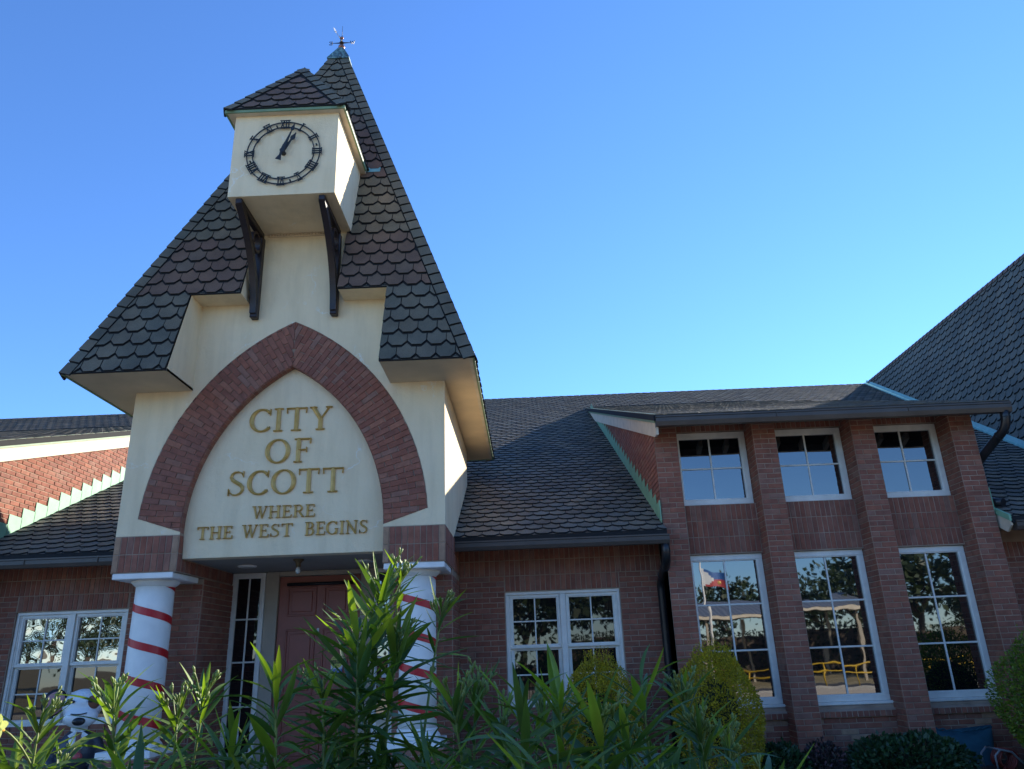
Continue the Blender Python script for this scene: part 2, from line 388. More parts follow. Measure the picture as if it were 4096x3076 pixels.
def bricks(P, host, O, u, n, U0, U1, V0, V1, soldier=False, holes=(), keep=None, tan=None, shift=0.0, proud=0.008, l=None, h=None):
    """a field of bricks on the plane through O; u,v along the wall (v is up)"""
    O, u, n, v = Vector(O), Vector(u), Vector(n), Vector((0, 0, 1))
    CL, CH = (BH, BL) if soldier else (BL, BH)
    CL, CH = l or CL, h or CH
    rows = max(1, round((V1 - V0) / CH)); ch = (V1 - V0) / rows if abs((V1 - V0) / rows - CH) < 0.02 else CH
    for r in range(rows):
        va, vb = V0 + r * ch, min(V0 + (r + 1) * ch, V1)
        if vb - va < 0.02: continue
        spans = [(U0, U1)]
        for (a, b, c, d) in holes:
            if min(vb, d) - max(va, c) > 0.5 * ch:
                spans = [x for s0, s1 in spans for x in ((s0, min(s1, a)), (max(s0, b), s1)) if x[1] - x[0] > 0.02]
        off = shift + (0 if soldier else (r % 2) * CL / 2)
        for s0, s1 in spans:
            k = math.floor((s0 - off) / CL)
            while off + k * CL < s1 - 1e-6:
                a, b = max(s0, off + k * CL), min(s1, off + (k + 1) * CL); k += 1
                ll, hh = b - a - BJ, vb - va - BJ
                if ll < 0.02: continue
                uc, vc = (a + b) / 2, (va + vb) / 2
                if keep and not keep(uc, vc): continue
                mi = 1 if (tan and tan(uc, vc)) else 0
                key = (round(ll, 3), round(hh, 3), mi, proud)
                dd = R0.uniform(-0.0025, 0.0025)
                P.put(key, (lambda ll=ll, hh=hh, mi=mi: brick_mb(ll, hh, mi, proud)), frame4(O + u * uc + v * vc + n * dd, u, n, v), host, n, ll * hh)
def poly_brick(P, host, O, u, n, poly, mi=0, proud=0.008, gap=0.005):
    """one irregular brick from a convex polygon in the wall plane"""
    cx = sum(p[0] for p in poly) / len(poly); cz = sum(p[1] for p in poly) / len(poly)
    loc = []
    for p in poly:
        d = math.hypot(p[0] - cx, p[1] - cz) or 1; k = max(0.2, 1 - gap * 1.35 / d)
        loc.append(((p[0] - cx) * k, (p[1] - cz) * k))
    a = area(loc)
    if a < 0.0006: return
    def mk():
        mb = MB(); m = len(loc); c = 0.94
        V = [(x * c, -proud, z * c) for x, z in loc] + [(x, -proud + 0.004, z) for x, z in loc] + [(x, 0.01, z) for x, z in loc]
        F = [tuple(range(m))]
        for i in range(m):
            j = (i + 1) % m; F.append((m + i, m + j, j, i)); F.append((2 * m + i, 2 * m + j, m + j, m + i))
        return mb.add(V, F, mi)
    O, u, n = Vector(O), Vector(u), Vector(n)
    P.put(None, mk, frame4(O + u * cx + Vector((0, 0, cz)) + n * R0.uniform(-.002, .002), u, n, (0, 0, 1)), host, n, a)

SW, SE, SC = 0.262, 0.2333, 0.080
def shingle_shape(w, e, c, g, t):
    gb = 0.005
    return [(-.24 * w, gb), (.24 * w, gb), (.5 * w - g, c), (.5 * w - g, e - t), (.255 * w, e - t), (0, e + c - t), (-.255 * w, e - t), (-.5 * w + g, e - t), (-.5 * w + g, c)]
def plate_mb(poly, mi, h0=0.004, h1=0.027, top=0.3, side=5):
    """a shingle: polygon (u,v) raised from the felt, thicker along its lower edge"""
    mb = MB(); m = len(poly)
    def hh(v): return h1 + (h0 - h1) * min(1, max(0, v / top))
    V = [(p[0], -hh(p[1]), p[1]) for p in poly] + [(p[0], 0.004, p[1]) for p in poly]
    mb.add(V, [(m + i, m + (i + 1) % m, (i + 1) % m, i) for i in range(m)], side); return mb.add(V[:m], [tuple(range(m))], mi)
def shingles(P, host, O, u, n, v, pieces, mat_of, w=SW, e=SE, c=SC, u_shift=0.0, t=0.030, flat=False):
    """hexagonal shingles on the plane; pieces are convex ccw polygons in (u,v); mat_of(row,col)->material index"""
    O, u, n, v = Vector(O), Vector(u), Vector(n), Vector(v)
    shp = shingle_shape(w, e, c, 0.006, t); lines = [poly_lines(p) for p in pieces]
    us = [p[0] for q in pieces for p in q]; vs = [p[1] for q in pieces for p in q]
    for r in range(math.floor(min(vs) / e) - 1, math.ceil(max(vs) / e) + 1):
        off = u_shift + (r % 2) * w / 2
        for k in range(math.floor((min(us) - off) / w) - 1, math.ceil((max(us) - off) / w) + 2):
            cu, cv = off + k * w, r * e
            P0 = [(x + cu, y + cv) for x, y in shp]
            ok = all(any(all(a * x + b * y + d >= -1e-6 for a, b, d in ls) for ls in lines) for x, y in P0)
            mi = mat_of(r, k)
            if ok:
                P.put((w, e, mi, flat), (lambda mi=mi: plate_mb(shp, mi, *((.006, .011, .3, mi) if flat else ()))), jit(O + u * cu + v * (cv + R0.uniform(-.003, .003)) + n * R0.uniform(0, .004), u, n, v), host, n, w * e)
            else:
                for ls in lines:
                    q = clip_poly(P0, ls)
                    if len(q) >= 3 and area(q) > 0.0012:
                        ql = [(x - cu, y - cv) for x, y in q]
                        P.put(None, (lambda ql=ql, mi=mi: plate_mb(ql, mi, *((.006, .011, .3, mi) if flat else ()))), frame4(O + u * cu + v * cv, u, n, v), host, n, area(q))
def jit(o, u, n, v):
    a = R0.gauss(0, .011); b = R0.gauss(0, .006)
    u2 = (u + v * a + n * b).normalized(); v2 = (v - u2 * v.dot(u2)).normalized(); return frame4(o, u2, u2.cross(v2) * -1 if u2.cross(v2).dot(n) < 0 else u2.cross(v2), v2)
def hip_caps(P, host, A, B, na, nb, step=0.2, wid=0.125, mi=0, lift=0.020):
    """cap shingles bent over a hip or ridge from A to B between faces with normals na, nb"""
    A, B, na, nb = Vector(A), Vector(B), Vector(na).normalized(), Vector(nb).normalized()
    d = (B - A); ln = d.length; d = d / ln
    sa = d.cross(na); sb = d.cross(nb)
    mid = (na + nb).normalized()
    if sa.dot(nb) > 0: sa = -sa
    if sb.dot(na) > 0: sb = -sb
    k = int(ln / step)
    for i in range(k):
        st = ln / k; o = A + d * (i * st)
        def mk(st=st):
            mb = MB(); L1 = st - 0.024
            t0, t1 = lift + 0.010, lift
            V = []
            for y, t in ((0.0, t0), (L1, t1)):
                for s_, nn, ww in ((sa, na, 1), (sa, na, .45), (None, mid, 0), (sb, nb, .45), (sb, nb, 1)):
                    p = d * y + (s_ * wid * ww if s_ else Vector()) + (nn * t if s_ else mid * t * 1.0)
                    V.append(p)
            for y in (0.0, L1):
                for s_, nn, ww in ((sa, na, 1), (sa, na, .45), (None, mid, 0), (sb, nb, .45), (sb, nb, 1)):
                    V.append(d * y + (s_ * wid * ww if s_ else Vector()) + (nn if s_ else mid) * 0.004)
            F = []
            for j in range(4): F.append((j, j + 1, 6 + j, 5 + j)); F.append((j, 10 + j, 11 + j, j + 1))
            mb.add(V, F[0::2], mi); mb.add(V, F[1::2] + [(0, 5, 15, 10), (4, 14, 19, 9)], 5); return mb
        P.put(None, mk, Matrix.Translation(o), host, mid, st * wid * 1.6)
def sheet(name, pts, n, thick, mats, parent, **t):
    """a flat slab: polygon in space, thickness going against n"""
    n = Vector(n).normalized(); P = [Vector(p) for p in pts]; Q = [p - n * thick for p in P]; m = len(P)
    mb = MB(); mb.add(P + Q, [tuple(range(m)), tuple(range(2 * m - 1, m - 1, -1))] + [(i, m + i, m + (i + 1) % m, (i + 1) % m) for i in range(m)])
    return mb.build(name, mats, parent, None, **t)
def gutter(parent, x0, x1, y, z, h=0.135, d=0.13):
    """K-style gutter, front lip at y, top at z"""
    prof = [(0, 0), (0, -0.022), (0.012, -0.03), (0.012, -0.085), (0.035, -h), (d, -h), (d, 0.01), (d - .006, 0.01), (d - .006, -h + .008), (0.04, -h + .008), (0.02, -0.085), (0.02, -0.01), (0.012, 0)]
    mb = MB(); m = len(prof)
    V = [(x0, y + a, z + b) for a, b in prof] + [(x1, y + a, z + b) for a, b in prof]
    mb.add(V, [(i, m + i, m + (i + 1) % m, (i + 1) % m) for i in range(m)])
    for x, s in ((x0, 1), (x1, -1)):
        q = [(x, y + a, z + b) for a, b in ((0, 0), (0, -0.022), (0.012, -0.03), (0.012, -0.085), (0.035, -h), (d, -h), (d, 0.01))]
        mb.face(q if s < 0 else q[::-1])
    g = mb.build('gutter', 'gutter', parent)
    # seams where lengths are joined
    for x in [x0 + (x1 - x0) * t for t in (0.34, 0.71)]:
        mb = MB(); mb.box(x, x + 0.012, y - 0.003, y + 0.008, z - 0.085, z + 0.002); mb.build('seam', 'gutter', g)
    return g
def window(parent, x0, x1, z0, z1, y, cols, rows, fw=0.075, mw=0.026, glass='glass', sill=False, name='window', depth=0.07):
    """frame as the part; panes and muntins are its pieces"""
    mb = MB(); a, b = x0 + fw, x1 - fw; c, d = z0 + fw, z1 - fw
    for (p, q, r, s) in ((x0, x1, z1 - fw, z1), (x0, x1, z0, z0 + fw), (x0, a, c, d), (b, x1, c, d)):
        mb.bbox(p, q, y, y + depth, r, s, 0.006)
    i = fw * 0.55   # inner bead
    for (p, q, r, s) in ((x0 + i, x1 - i, d - .012, d + .003), (x0 + i, x1 - i, c - .003, c + .012), (a - .003, a + .012, c + .012, d - .012), (b - .012, b + .003, c + .012, d - .012)):
        mb.box(p, q, y + 0.012, y + depth - 0.006, r, s)
    w = mb.build(name, 'frame', parent)
    if sill:
        s_ = MB(); s_.bbox(x0 - 0.03, x1 + 0.03, y - 0.05, y + 0.02, z0 - 0.045, z0 - 0.002, 0.008); s_.build('sill', 'frame', w)
    gw, gh = (b - a) / cols, (d - c) / rows
    for k in range(1, cols):
        mb = MB(); mb.bbox(a + k * gw - mw / 2, a + k * gw + mw / 2, y + 0.028, y + 0.052, c + .012, d - .012, 0.005); mb.build('muntin', 'frame', w)
    for k in range(1, rows):
        for j in range(cols):
            l, r_ = a + j * gw + (mw / 2 if j else .012), a + (j + 1) * gw - (mw / 2 if j < cols - 1 else .012)
            mb = MB(); mb.bbox(l, r_, y + 0.028, y + 0.052, c + k * gh - mw / 2, c + k * gh + mw / 2, 0.005); mb.build('muntin', 'frame', w)
    for j in range(cols):
        for k in range(rows):
            t = [R0.uniform(-.0026, .0026) for _ in range(4)]
            X0, X1, Z0, Z1 = a + j * gw, a + (j + 1) * gw, c + k * gh, c + (k + 1) * gh
            mb = MB(); Y = y + 0.045
            V = [(X0, Y + t[0], Z0), (X1, Y + t[1], Z0), (X1, Y + t[1] + t[2] - t[0], Z1), (X0, Y + t[2], Z1)]
            V += [(p[0], p[1] + 0.006, p[2]) for p in V]
            mb.add(V, [(0, 1, 2, 3), (7, 6, 5, 4), (0, 4, 5, 1), (1, 5, 6, 2), (2, 6, 7, 3), (3, 7, 4, 0)]); mb.build('pane', glass, w)
    return w

# ================================================================== SETTING
mb = MB(); mb.face([(-900, -900, 0), (900, -900, 0), (900, 900, 0), (-900, 900, 0)]); struct('lawn', mb, 'lawn')
mb = MB(); mb.box(-10.5, 10.5, 8.6, 12.1, -0.05, 0.02); struct('planting_bed', mb, 'mulch')
mb = MB(); mb.box(-12, 12, 1.2, 4.6, -0.05, 0.014); struct('oleander_bed', mb, 'mulch')
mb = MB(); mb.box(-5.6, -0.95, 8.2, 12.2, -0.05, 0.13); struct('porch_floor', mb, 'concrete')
mb = MB(); mb.box(-80, 80, -15.5, -10.0, -0.05, 0.012); struct('road', mb, 'asphalt')
mb = MB(); mb.box(-80, 80, -9.98, -9.83, -0.05, 0.13); struct('kerb', mb, 'concrete')
mb = MB(); mb.box(-80, 80, -9.8, -3.2, -0.05, 0.03); struct('bounce_slab', mb, 'pale_concrete')  # unseen slab, added to bounce warm sunlight back at the facade
mb = MB(); mb.box(-40, 30, 4.65, 8.15, -0.05, 0.025); struct('bounce_strip', mb, 'pale_concrete')  # unseen strip of pale concrete, added for bounce light near the tower

# ================================================================== ENTRANCE TOWER
XL, XR, XM = -5.47, -1.065, -3.265          # walls
YF, YB = 10.0, 13.93
ZE, Z2, ZK = 5.333, 6.66, 7.83              # eave, step, clock soffit
CX, CY, HALF, ZA = -3.315, 11.875, 2.735, 13.36   # spire
SL = HALF / (ZA - ZE)                       # run per rise
tower = thing('entrance_tower', 'cream stucco entrance tower with steep hexagonal-shingled spire over the pointed brick arch', 'tower', (XM, YF, 0))
TB = Pieces('brick', 'small_bricks'); TS = Pieces('shingle', 'small_shingles')
AX = -3.25                                  # arch axis
OC, OR_, OZ = 1.35, 3.31, 3.33              # outer arc centre offset, radius, height
IC, IR_, IZ = 1.285, 2.645, 3.34            # inner arc
def xo(z): return math.sqrt(max(0, OR_ ** 2 - (z - OZ) ** 2)) - OC
def xi(z): return math.sqrt(max(0, IR_ ** 2 - (z - IZ) ** 2)) - IC
ZAPO, ZAPI = OZ + math.sqrt(OR_ ** 2 - OC ** 2), IZ + math.sqrt(IR_ ** 2 - IC ** 2)
def xo_low(z):
    """stucco edge on each side of the arch (half width), following the slanted foot of the brick ring"""
    if z < 3.524: return 1.36 + (1.935 - 1.36) * max(0, (z - 3.335)) / (3.524 - 3.335)
    return xo(z) if z < ZAPO else 0.0
mb = MB()
zs = sorted(set([3.30, 3.335, 3.524, ZE, Z2, ZAPO] + [3.524 + (ZAPO - 3.524) * i / 28 for i in range(29)]))
for za, zb in zip(zs, zs[1:]):
    if za >= Z2: break
    for s in (-1, 1):
        lim = (XR - AX if s > 0 else AX - XL) if zb <= ZE + 1e-6 else 1.41
        a, b = xo_low(za), xo_low(zb - 1e-9)
        q = [(AX + s * a, YF, za), (AX + s * lim, YF, za), (AX + s * lim, YF, zb), (AX + s * b, YF, zb)]
        mb.face(q if s > 0 else q[::-1])
mb.face([(AX - 0.70, YF, Z2), (AX + 0.70, YF, Z2), (AX + 0.70, YF, ZK + .05), (AX - 0.70, YF, ZK + .05)])
# sides and back
mb.face([(XR, YF, 3.30), (XR, YB, 3.30), (XR, YB, ZE + .03), (XR, YF, ZE + .03)])
mb.face([(XL, YB, 3.30), (XL, YF, 3.30), (XL, YF, ZE + .03), (XL, YB, ZE + .03)])
mb.face([(XR, YB, 0), (XL, YB, 0), (XL, YB, ZE + .03), (XR, YB, ZE + .03)])
stucco = mb.build('stucco_wall', 'stucco', tower)
# recessed panel under the arch
mb = MB(); YP = YF + 0.12; n = 26
zz = [IZ + (ZAPI - IZ) * i / n for i in range(n + 1)]
pl = [(AX - xi(z), YP, z) for z in zz]; pr_ = [(AX + xi(z), YP, z) for z in zz]
mb.face([(AX - 1.345, YP, 3.0), (AX + 1.345, YP, 3.0), pr_[0], pl[0]])
for i in range(n): mb.face([pl[i], pr_[i], pr_[i + 1], pl[i + 1]])
mb.box(AX - 1.345, AX + 1.345, YP + .002, YP + .22, 2.995, 3.25)
panel = mb.build('arch_panel', 'stucco', tower)
# brick ring: mortar bed, intrados, bricks
mb = MB()
def ring_bed(s):
    pts_o = []; pts_i = []
    for i in range(41):
        t = i / 40
        zo = 3.524 + (ZAPO - 3.524) * t; zi = IZ + (ZAPI - IZ) * t
        pts_o.append((AX + s * (xo(zo) if t < 1 else 0), zo)); pts_i.append((AX + s * (xi(zi) if t < 1 else 0), zi))
    for k in range(40):
        q = [(pts_i[k][0], YF + .004, pts_i[k][1]), (pts_o[k][0], YF + .004, pts_o[k][1]), (pts_o[k + 1][0], YF + .004, pts_o[k + 1][1]), (pts_i[k + 1][0], YF + .004, pts_i[k + 1][1])]
        mb.face(q if s > 0 else q[::-1])
        q = [(pts_i[k][0], YF, pts_i[k][1]), (pts_i[k + 1][0], YF, pts_i[k + 1][1]), (pts_i[k + 1][0], YP + .01, pts_i[k + 1][1]), (pts_i[k][0], YP + .01, pts_i[k][1])]
        mb.face(q if s > 0 else q[::-1])
    # lower jamb
    x = AX + s * 1.36
    q = [(x - s * .001, YF, 3.298), (x - s * .001, YF, IZ + .01), (x - s * .001, YP + .01, IZ + .01), (x - s * .001, YP + .01, 3.298)]
    mb.face(q if s > 0 else q[::-1])
ring_bed(1); ring_bed(-1)
ring = mb.build('arch_ring', 'mortar', tower)
for s in (1, -1):
    ca, cz = AX - s * IC, IZ
    th1 = math.asin((ZAPI - IZ) / IR_) + 0.30; dth = BH / (IR_ + 0.33); k = 0; th = -0.06
    while th < th1:
        rad = IR_ + 0.004 - (0 if k % 2 == 0 else BL * 0.5)
        while rad < IR_ + 1.0:
            r0, r1 = max(rad, IR_ + .002), rad + BL
            rad += BL
            if r1 - r0 < 0.03: continue
            q = [(ca + s * r * math.cos(a), cz + r * math.sin(a)) for r, a in ((r0, th), (r1, th), (r1, th + dth), (r0, th + dth))]
            if s < 0: q = q[::-1]
            # clip to the ring: outer arc by its chord tangents, the axis and the slanted foot
            am = th + dth / 2
            oc = (AX - s * OC, OZ); lines = [(s, 0, -s * AX)]
            pm = (ca + s * (r0 + r1) / 2 * math.cos(am), cz + (r0 + r1) / 2 * math.sin(am))
            ao = math.atan2(pm[1] - oc[1], s * (pm[0] - oc[0])); nx, nz = s * math.cos(ao), math.sin(ao)
            lines.append((-nx, -nz, nx * oc[0] + nz * oc[1] + OR_ - .002))
            fx, fz = AX + s * 1.36, 3.335; gx, gz = AX + s * 1.935, 3.524
            lines.append((-(gz - fz) * s, (gx - fx) * s, ((gz - fz) * fx - (gx - fx) * fz) * s))
            q = clip_poly(q, lines)
            if len(q) >= 3: poly_brick(TB, ring, (0, YF, 0), (1, 0, 0), (0, -1, 0), q, 0, 0.010)
        # intrados faces
        a = th + dth / 2
        if 0.0 < a < th1 - 0.30:
            p = Vector((ca + s * IR_ * math.cos(a), YF + .055, cz + IR_ * math.sin(a)))
            nn = Vector((-s * math.cos(a), 0, -math.sin(a))); vv = Vector((-s * math.sin(a), 0, math.cos(a)))
            uu = vv.cross(nn) * 1.0
            TB.put(('intr', k % 2), (lambda: brick_mb(0.105, BH - BJ, 0, 0.004)), frame4(p, nn.cross(vv) * -1 if False else (-nn).cross(vv) * -1, nn, vv), ring, nn, .008)
        th += dth; k += 1
# brick base blocks that sit on the columns
mb = MB()
mb.box(XL, AX - 1.36, YF, YB - 2.0, 2.82, 3.298); mb.box(AX + 1.36, XR, YF, YB - 2.0, 2.82, 3.298)
mb.box(XL, AX - 1.36, 10.91, 12.03, 0, 2.815); mb.box(AX + 1.36, XR, 10.91, 12.03, 0, 2.815)
mb.box(XL + .1, XR - .1, 12.2, YB - .1, 0, 3.6)
base = mb.build('brick_base', 'mortar', tower)
def cnr(lo, hi): return lambda u, v: u - lo < 0.085 or hi - u < 0.085
for lo, hi in ((XL, AX - 1.36), (AX + 1.36, XR)):
    bricks(TB, base, (0, YF, 0), (1, 0, 0), (0, -1, 0), lo, hi, 2.825, 3.295, True, shift=lo, tan=cnr(lo, hi), l=(hi - lo) / 10)
    bricks(TB, base, (0, 10.91, 0), (1, 0, 0), (0, -1, 0), lo, hi, 0.13, 2.74, shift=lo)
bricks(TB, base, (XR, 0, 0), (0, 1, 0), (1, 0, 0), YF + .02, 11.97, 2.825, 3.295, True, shift=YF)
bricks(TB, base, (XR, 0, 0), (0, 1, 0), (1, 0, 0), 10.92, 12.0, 0.13, 2.74, shift=10.92)
bricks(TB, base, (AX - 1.36, 0, 0), (0, 1, 0), (1, 0, 0), YP + .02, 12.03, 2.825, 2.99, True, shift=YP, h=.165)
bricks(TB, base, (AX - 1.36, 0, 0), (0, 1, 0), (1, 0, 0), YF + .005, YP - .002, 2.825, 3.295, True, shift=YF, l=.118)
bricks(TB, base, (AX - 1.36, 0, 0), (0, 1, 0), (1, 0, 0), 10.92, 12.03, 0.13, 2.81, shift=10.92)
bricks(TB, base, (AX + 1.36, 0, 0), (0, -1, 0), (-1, 0, 0), -12.03, -10.92, 0.13, 2.81, shift=-10.92)
# porch ceiling and soffits
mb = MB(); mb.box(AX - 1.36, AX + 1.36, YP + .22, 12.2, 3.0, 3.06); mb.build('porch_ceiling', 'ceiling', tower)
EL, ER, EF, EB = CX - HALF, CX + HALF, CY - HALF, CY + HALF
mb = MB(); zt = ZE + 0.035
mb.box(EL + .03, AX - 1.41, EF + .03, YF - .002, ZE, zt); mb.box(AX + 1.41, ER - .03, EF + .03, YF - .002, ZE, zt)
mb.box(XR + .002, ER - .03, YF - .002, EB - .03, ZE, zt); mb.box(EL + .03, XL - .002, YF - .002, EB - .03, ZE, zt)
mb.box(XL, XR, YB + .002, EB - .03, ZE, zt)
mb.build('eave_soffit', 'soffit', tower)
def yroof(z): return EF + (z - ZE) * SL
for s in (-1, 1):    # stepped cheeks between roof edge and wall, and the step soffits
    mb = MB(); x = AX + s * 1.41; y1 = yroof(Z2)
    q = [(x, EF + .03, ZE), (x, YF, ZE), (x, YF, Z2), (x, y1 + .03, Z2)]; mb.face(q if s > 0 else q[::-1])
    x2 = AX + s * 0.70
    q = [(x, y1 + .025, Z2), (x2, y1 + .025, Z2), (x2, YF, Z2), (x, YF, Z2)]; mb.face(q if s < 0 else q[::-1])
    q = [(x2, y1 + .03, Z2), (x2, YF, Z2), (x2, YF, ZE + (YF - EF) / SL), (x2, YF - .001, ZE + (YF - EF) / SL)]; mb.face(q if s > 0 else q[::-1])
    mb.build('stepped_cheek', 'stucco', tower)
# side fascias
for x0, x1 in ((EL, EL + .028), (ER - .028, ER)):
    mb = MB(); mb.box(x0, x1, EF + .02, EB, ZE - .012, ZE + .085); mb.build('eave_fascia', 'green', tower)
mb = MB(); mb.box(XL, ER - .03, EB - .028, EB, ZE - .012, ZE + .085); mb.build('eave_fascia', 'green', tower)
mb = MB(); mb.box(ER - .075, ER - .030, EF + .03, EB - .03, ZE - .008, ZE + .05); mb.build('fascia_board', 'cream', tower)
# spire roof deck
apex = Vector((CX, CY, ZA))
def lerp(a, b, t): return Vector(a) + (Vector(b) - Vector(a)) * t
nF = Vector((0, -1, SL)).normalized(); nR = Vector((1, 0, SL)).normalized(); nL = Vector((-1, 0, SL)).normalized(); nB = Vector((0, 1, SL)).normalized()
mb = MB(); zE = ZE + .005
def sp(x, z): return (x, yroof(z), z)
def hw(z): return HALF - (z - ZE) * SL
Z3 = ZE + (YF - EF) / SL
zc = 10.7
pieces_F = []
def hs_(z): return max(0.0, hw(z) - .176)
ZT = ZA - .176 / SL
sv = math.sqrt(1 + SL * SL)
def fp(poly): return [(x - CX, (z - ZE) * sv) for x, z in poly]
ia, ib = AX - 1.41, AX + 1.41; ja, jb = AX - .70, AX + .70; ka, kb = -3.99, -2.49
PD = [[(CX - hw(ZE), ZE), (ia, ZE), (ia, Z2), (CX - hw(Z2), Z2)], [(ib, ZE), (CX + hw(ZE), ZE), (CX + hw(Z2), Z2), (ib, Z2)],
      [(CX - hw(Z2), Z2), (ja, Z2), (ja, Z3), (CX - hw(Z3), Z3)], [(jb, Z2), (CX + hw(Z2), Z2), (CX + hw(Z3), Z3), (jb, Z3)],
      [(CX - hw(Z3), Z3), (ka, Z3), (ka, 9.3), (CX - hw(9.3), 9.3)], [(kb, Z3), (CX + hw(Z3), Z3), (CX + hw(9.3), 9.3), (kb, 9.3)],
      [(CX - hw(9.3), 9.3), (CX + hw(9.3), 9.3), (CX, ZA)]]
for p in PD: mb.face([sp(x, z) for x, z in p])
PF = [[((CX - hs_(z) if x < CX - .6 and abs(x - (CX - hw(z))) < 1e-6 else CX + hs_(z) if x > CX + .6 and abs(x - (CX + hw(z))) < 1e-6 else x), min(z, ZT)) for x, z in p] for p in PD]
mb.face([(ER, EF, ZE), (ER, EB, ZE), apex]); mb.face([(EL, EB, ZE), (EL, EF, ZE), apex]); mb.face([(ER, EB, ZE), (EL, EB, ZE), apex])
# drip edge thickness
for (xa, xb) in ((EL, ia), (ib, ER)): mb.box(xa, xb, EF, EF + .03, ZE - .006, ZE + .03)
y2 = yroof(Z2)
for (xa, xb) in ((ia, ja), (jb, ib)): mb.box(xa, xb, y2 - .004, y2 + .026, Z2 - .006, Z2 + .03)
roof = mb.build('spire_roof', 'felt', tower)
SHM = ['sh_grey', 'sh_brown', 'sh_olive', 'sh_mix', 'sh_slate', 'felt']
e_t = (Z2 - ZE) * sv / 6
def band(r, k):
    return 0 if r < 6 else 1 if r < 11 else 2 if r < 17 else 1 if r < 25 else 0
vF = Vector((0, SL, 1)).normalized()
shingles(TS, roof, (CX, EF, ZE), (1, 0, 0), nF, vF, [fp(p) for p in PF], band, 0.262, e_t)
vR = Vector((-SL, 0, 1)).normalized()
shingles(TS, roof, (ER, CY, ZE), (0, 1, 0), nR, vR, [[(-HALF + .176, 0), (HALF - .176, 0), (0, (ZT - ZE) * sv)]], band, 0.262, e_t)
vL = Vector((SL, 0, 1)).normalized()
shingles(TS, roof, (EL, CY, ZE), (0, -1, 0), nL, vL, [[(-HALF + .176, 0), (HALF - .176, 0), (0, (ZT - ZE) * sv)]], band, 0.262, e_t)
capz = 12.85; tcap = (capz - ZE) / (ZA - ZE)
for c0, na, nb in (((ER, EF, ZE), nF, nR), ((EL, EF, ZE), nF, nL), ((ER, EB, ZE), nB, nR), ((EL, EB, ZE), nB, nL)):
    hip_caps(TS, roof, c0, lerp(c0, apex, tcap), na, nb, 0.21, 0.15, 0)
# copper cap with flared skirt
mb = MB(); hc = hw(capz) + 0.045
V = [(CX - hc, CY - hc, capz - .02), (CX + hc, CY - hc, capz - .02), (CX + hc, CY + hc, capz - .02), (CX - hc, CY + hc, capz - .02)]
V2 = [(CX - hc, CY - hc, capz + .01), (CX + hc, CY - hc, capz + .01), (CX + hc, CY + hc, capz + .01), (CX - hc, CY + hc, capz + .01)]
h2 = .05; V3 = [(CX - h2, CY - h2, capz + .41), (CX + h2, CY - h2, capz + .41), (CX + h2, CY + h2, capz + .41), (CX - h2, CY + h2, capz + .41)]
mb.add(V + V2 + V3, [(3, 2, 1, 0)] + [(i, (i + 1) % 4, 4 + (i + 1) % 4, 4 + i) for i in range(4)] + [(4 + i, 4 + (i + 1) % 4, 8 + (i + 1) % 4, 8 + i) for i in range(4)] + [(8, 9, 10, 11)])
mb.build('spire_cap', 'copper', tower)

# clock box that juts out of the spire
BX0, BX1, BY0, BZ1 = -4.0, -2.486, 8.95, 9.195
mb = MB(); mb.box(BX0, BX1, BY0, 10.95, ZK, BZ1 + .02)
cbox = mb.build('clock_box', 'stucco', tower)
mb = MB()
for i in range(22):
    x = -3.73 + i * 0.0445; mb.box(x, x + .026, 9.955, 9.998, ZK - .032, ZK - .002)
mb.box(-3.75, -2.73, 9.965, 9.999, ZK - .045, ZK - .033); mb.build('soffit_vent', 'soffit', cbox)
KX0, KX1, KY, KZ = -4.13, -2.365, 8.835, 9.20
KC = (KX0 + KX1) / 2; KA = Vector((KC, 9.56, 10.62)); KE = yroof(10.62) + .05
mb = MB(); mb.box(KX0 + .03, KX1 - .03, KY + .03, 10.45, KZ, KZ + .03); mb.build('box_soffit', 'cream', cbox)
mb = MB(); mb.box(KX0 + .005, KX0 + .033, KY + .005, 10.5, KZ - .01, KZ + .075); mb.box(KX1 - .033, KX1 - .005, KY + .005, 10.36, KZ - .01, KZ + .075); mb.box(KX0 + .033, KX1 - .033, KY + .012, KY + .033, KZ - .002, KZ + .04); mb.build('box_fascia', 'green', cbox)
kz = KZ + .055
dy = KA.y - KY; dzk = KA.z - kz; dxk = (KX1 - KX0) / 2
mb = MB()
A_, B_ = (KX0, KY, kz), (KX1, KY, kz); ye = yroof(kz) + .1; yr = yroof(KA.z) + .1
mb.face([A_, B_, KA]); mb.face([B_, (KX1, ye, kz), (KC, yr, KA.z), KA]); mb.face([(KX0, ye, kz), A_, KA, (KC, yr, KA.z)])
mb.box(KX0, KX1, KY, KY + .03, kz - .012, kz + .015); mb.box(KX1 - .03, KX1, KY, 10.4, kz - .012, kz + .014); mb.box(KX0, KX0 + .03, KY, 10.4, kz - .012, kz + .014)
kroof = mb.build('clock_roof', 'felt', tower)
nf = Vector((0, -dzk, dy)).normalized(); nr = Vector((dzk, 0, dxk)).normalized(); nl = Vector((-dzk, 0, dxk)).normalized()
lf = math.hypot(dy, dzk); lr = math.hypot(dxk, dzk)
shingles(TS, kroof, (KC, KY, kz), (1, 0, 0), nf, Vector((0, dy, dzk)).normalized(), [[(-dxk + .19, 0), (dxk - .19, 0), (0, lf * (1 - .19 / dxk))]], lambda r, k: 1, 0.262, 0.222)
shingles(TS, kroof, (KX1, KY, kz), (0, 1, 0), nr, Vector((-dxk, 0, dzk)).normalized(), [[(0, 0), (ye - KY, 0), (yr - KY, lr), (dy, lr)]], lambda r, k: 1, 0.262, 0.222)
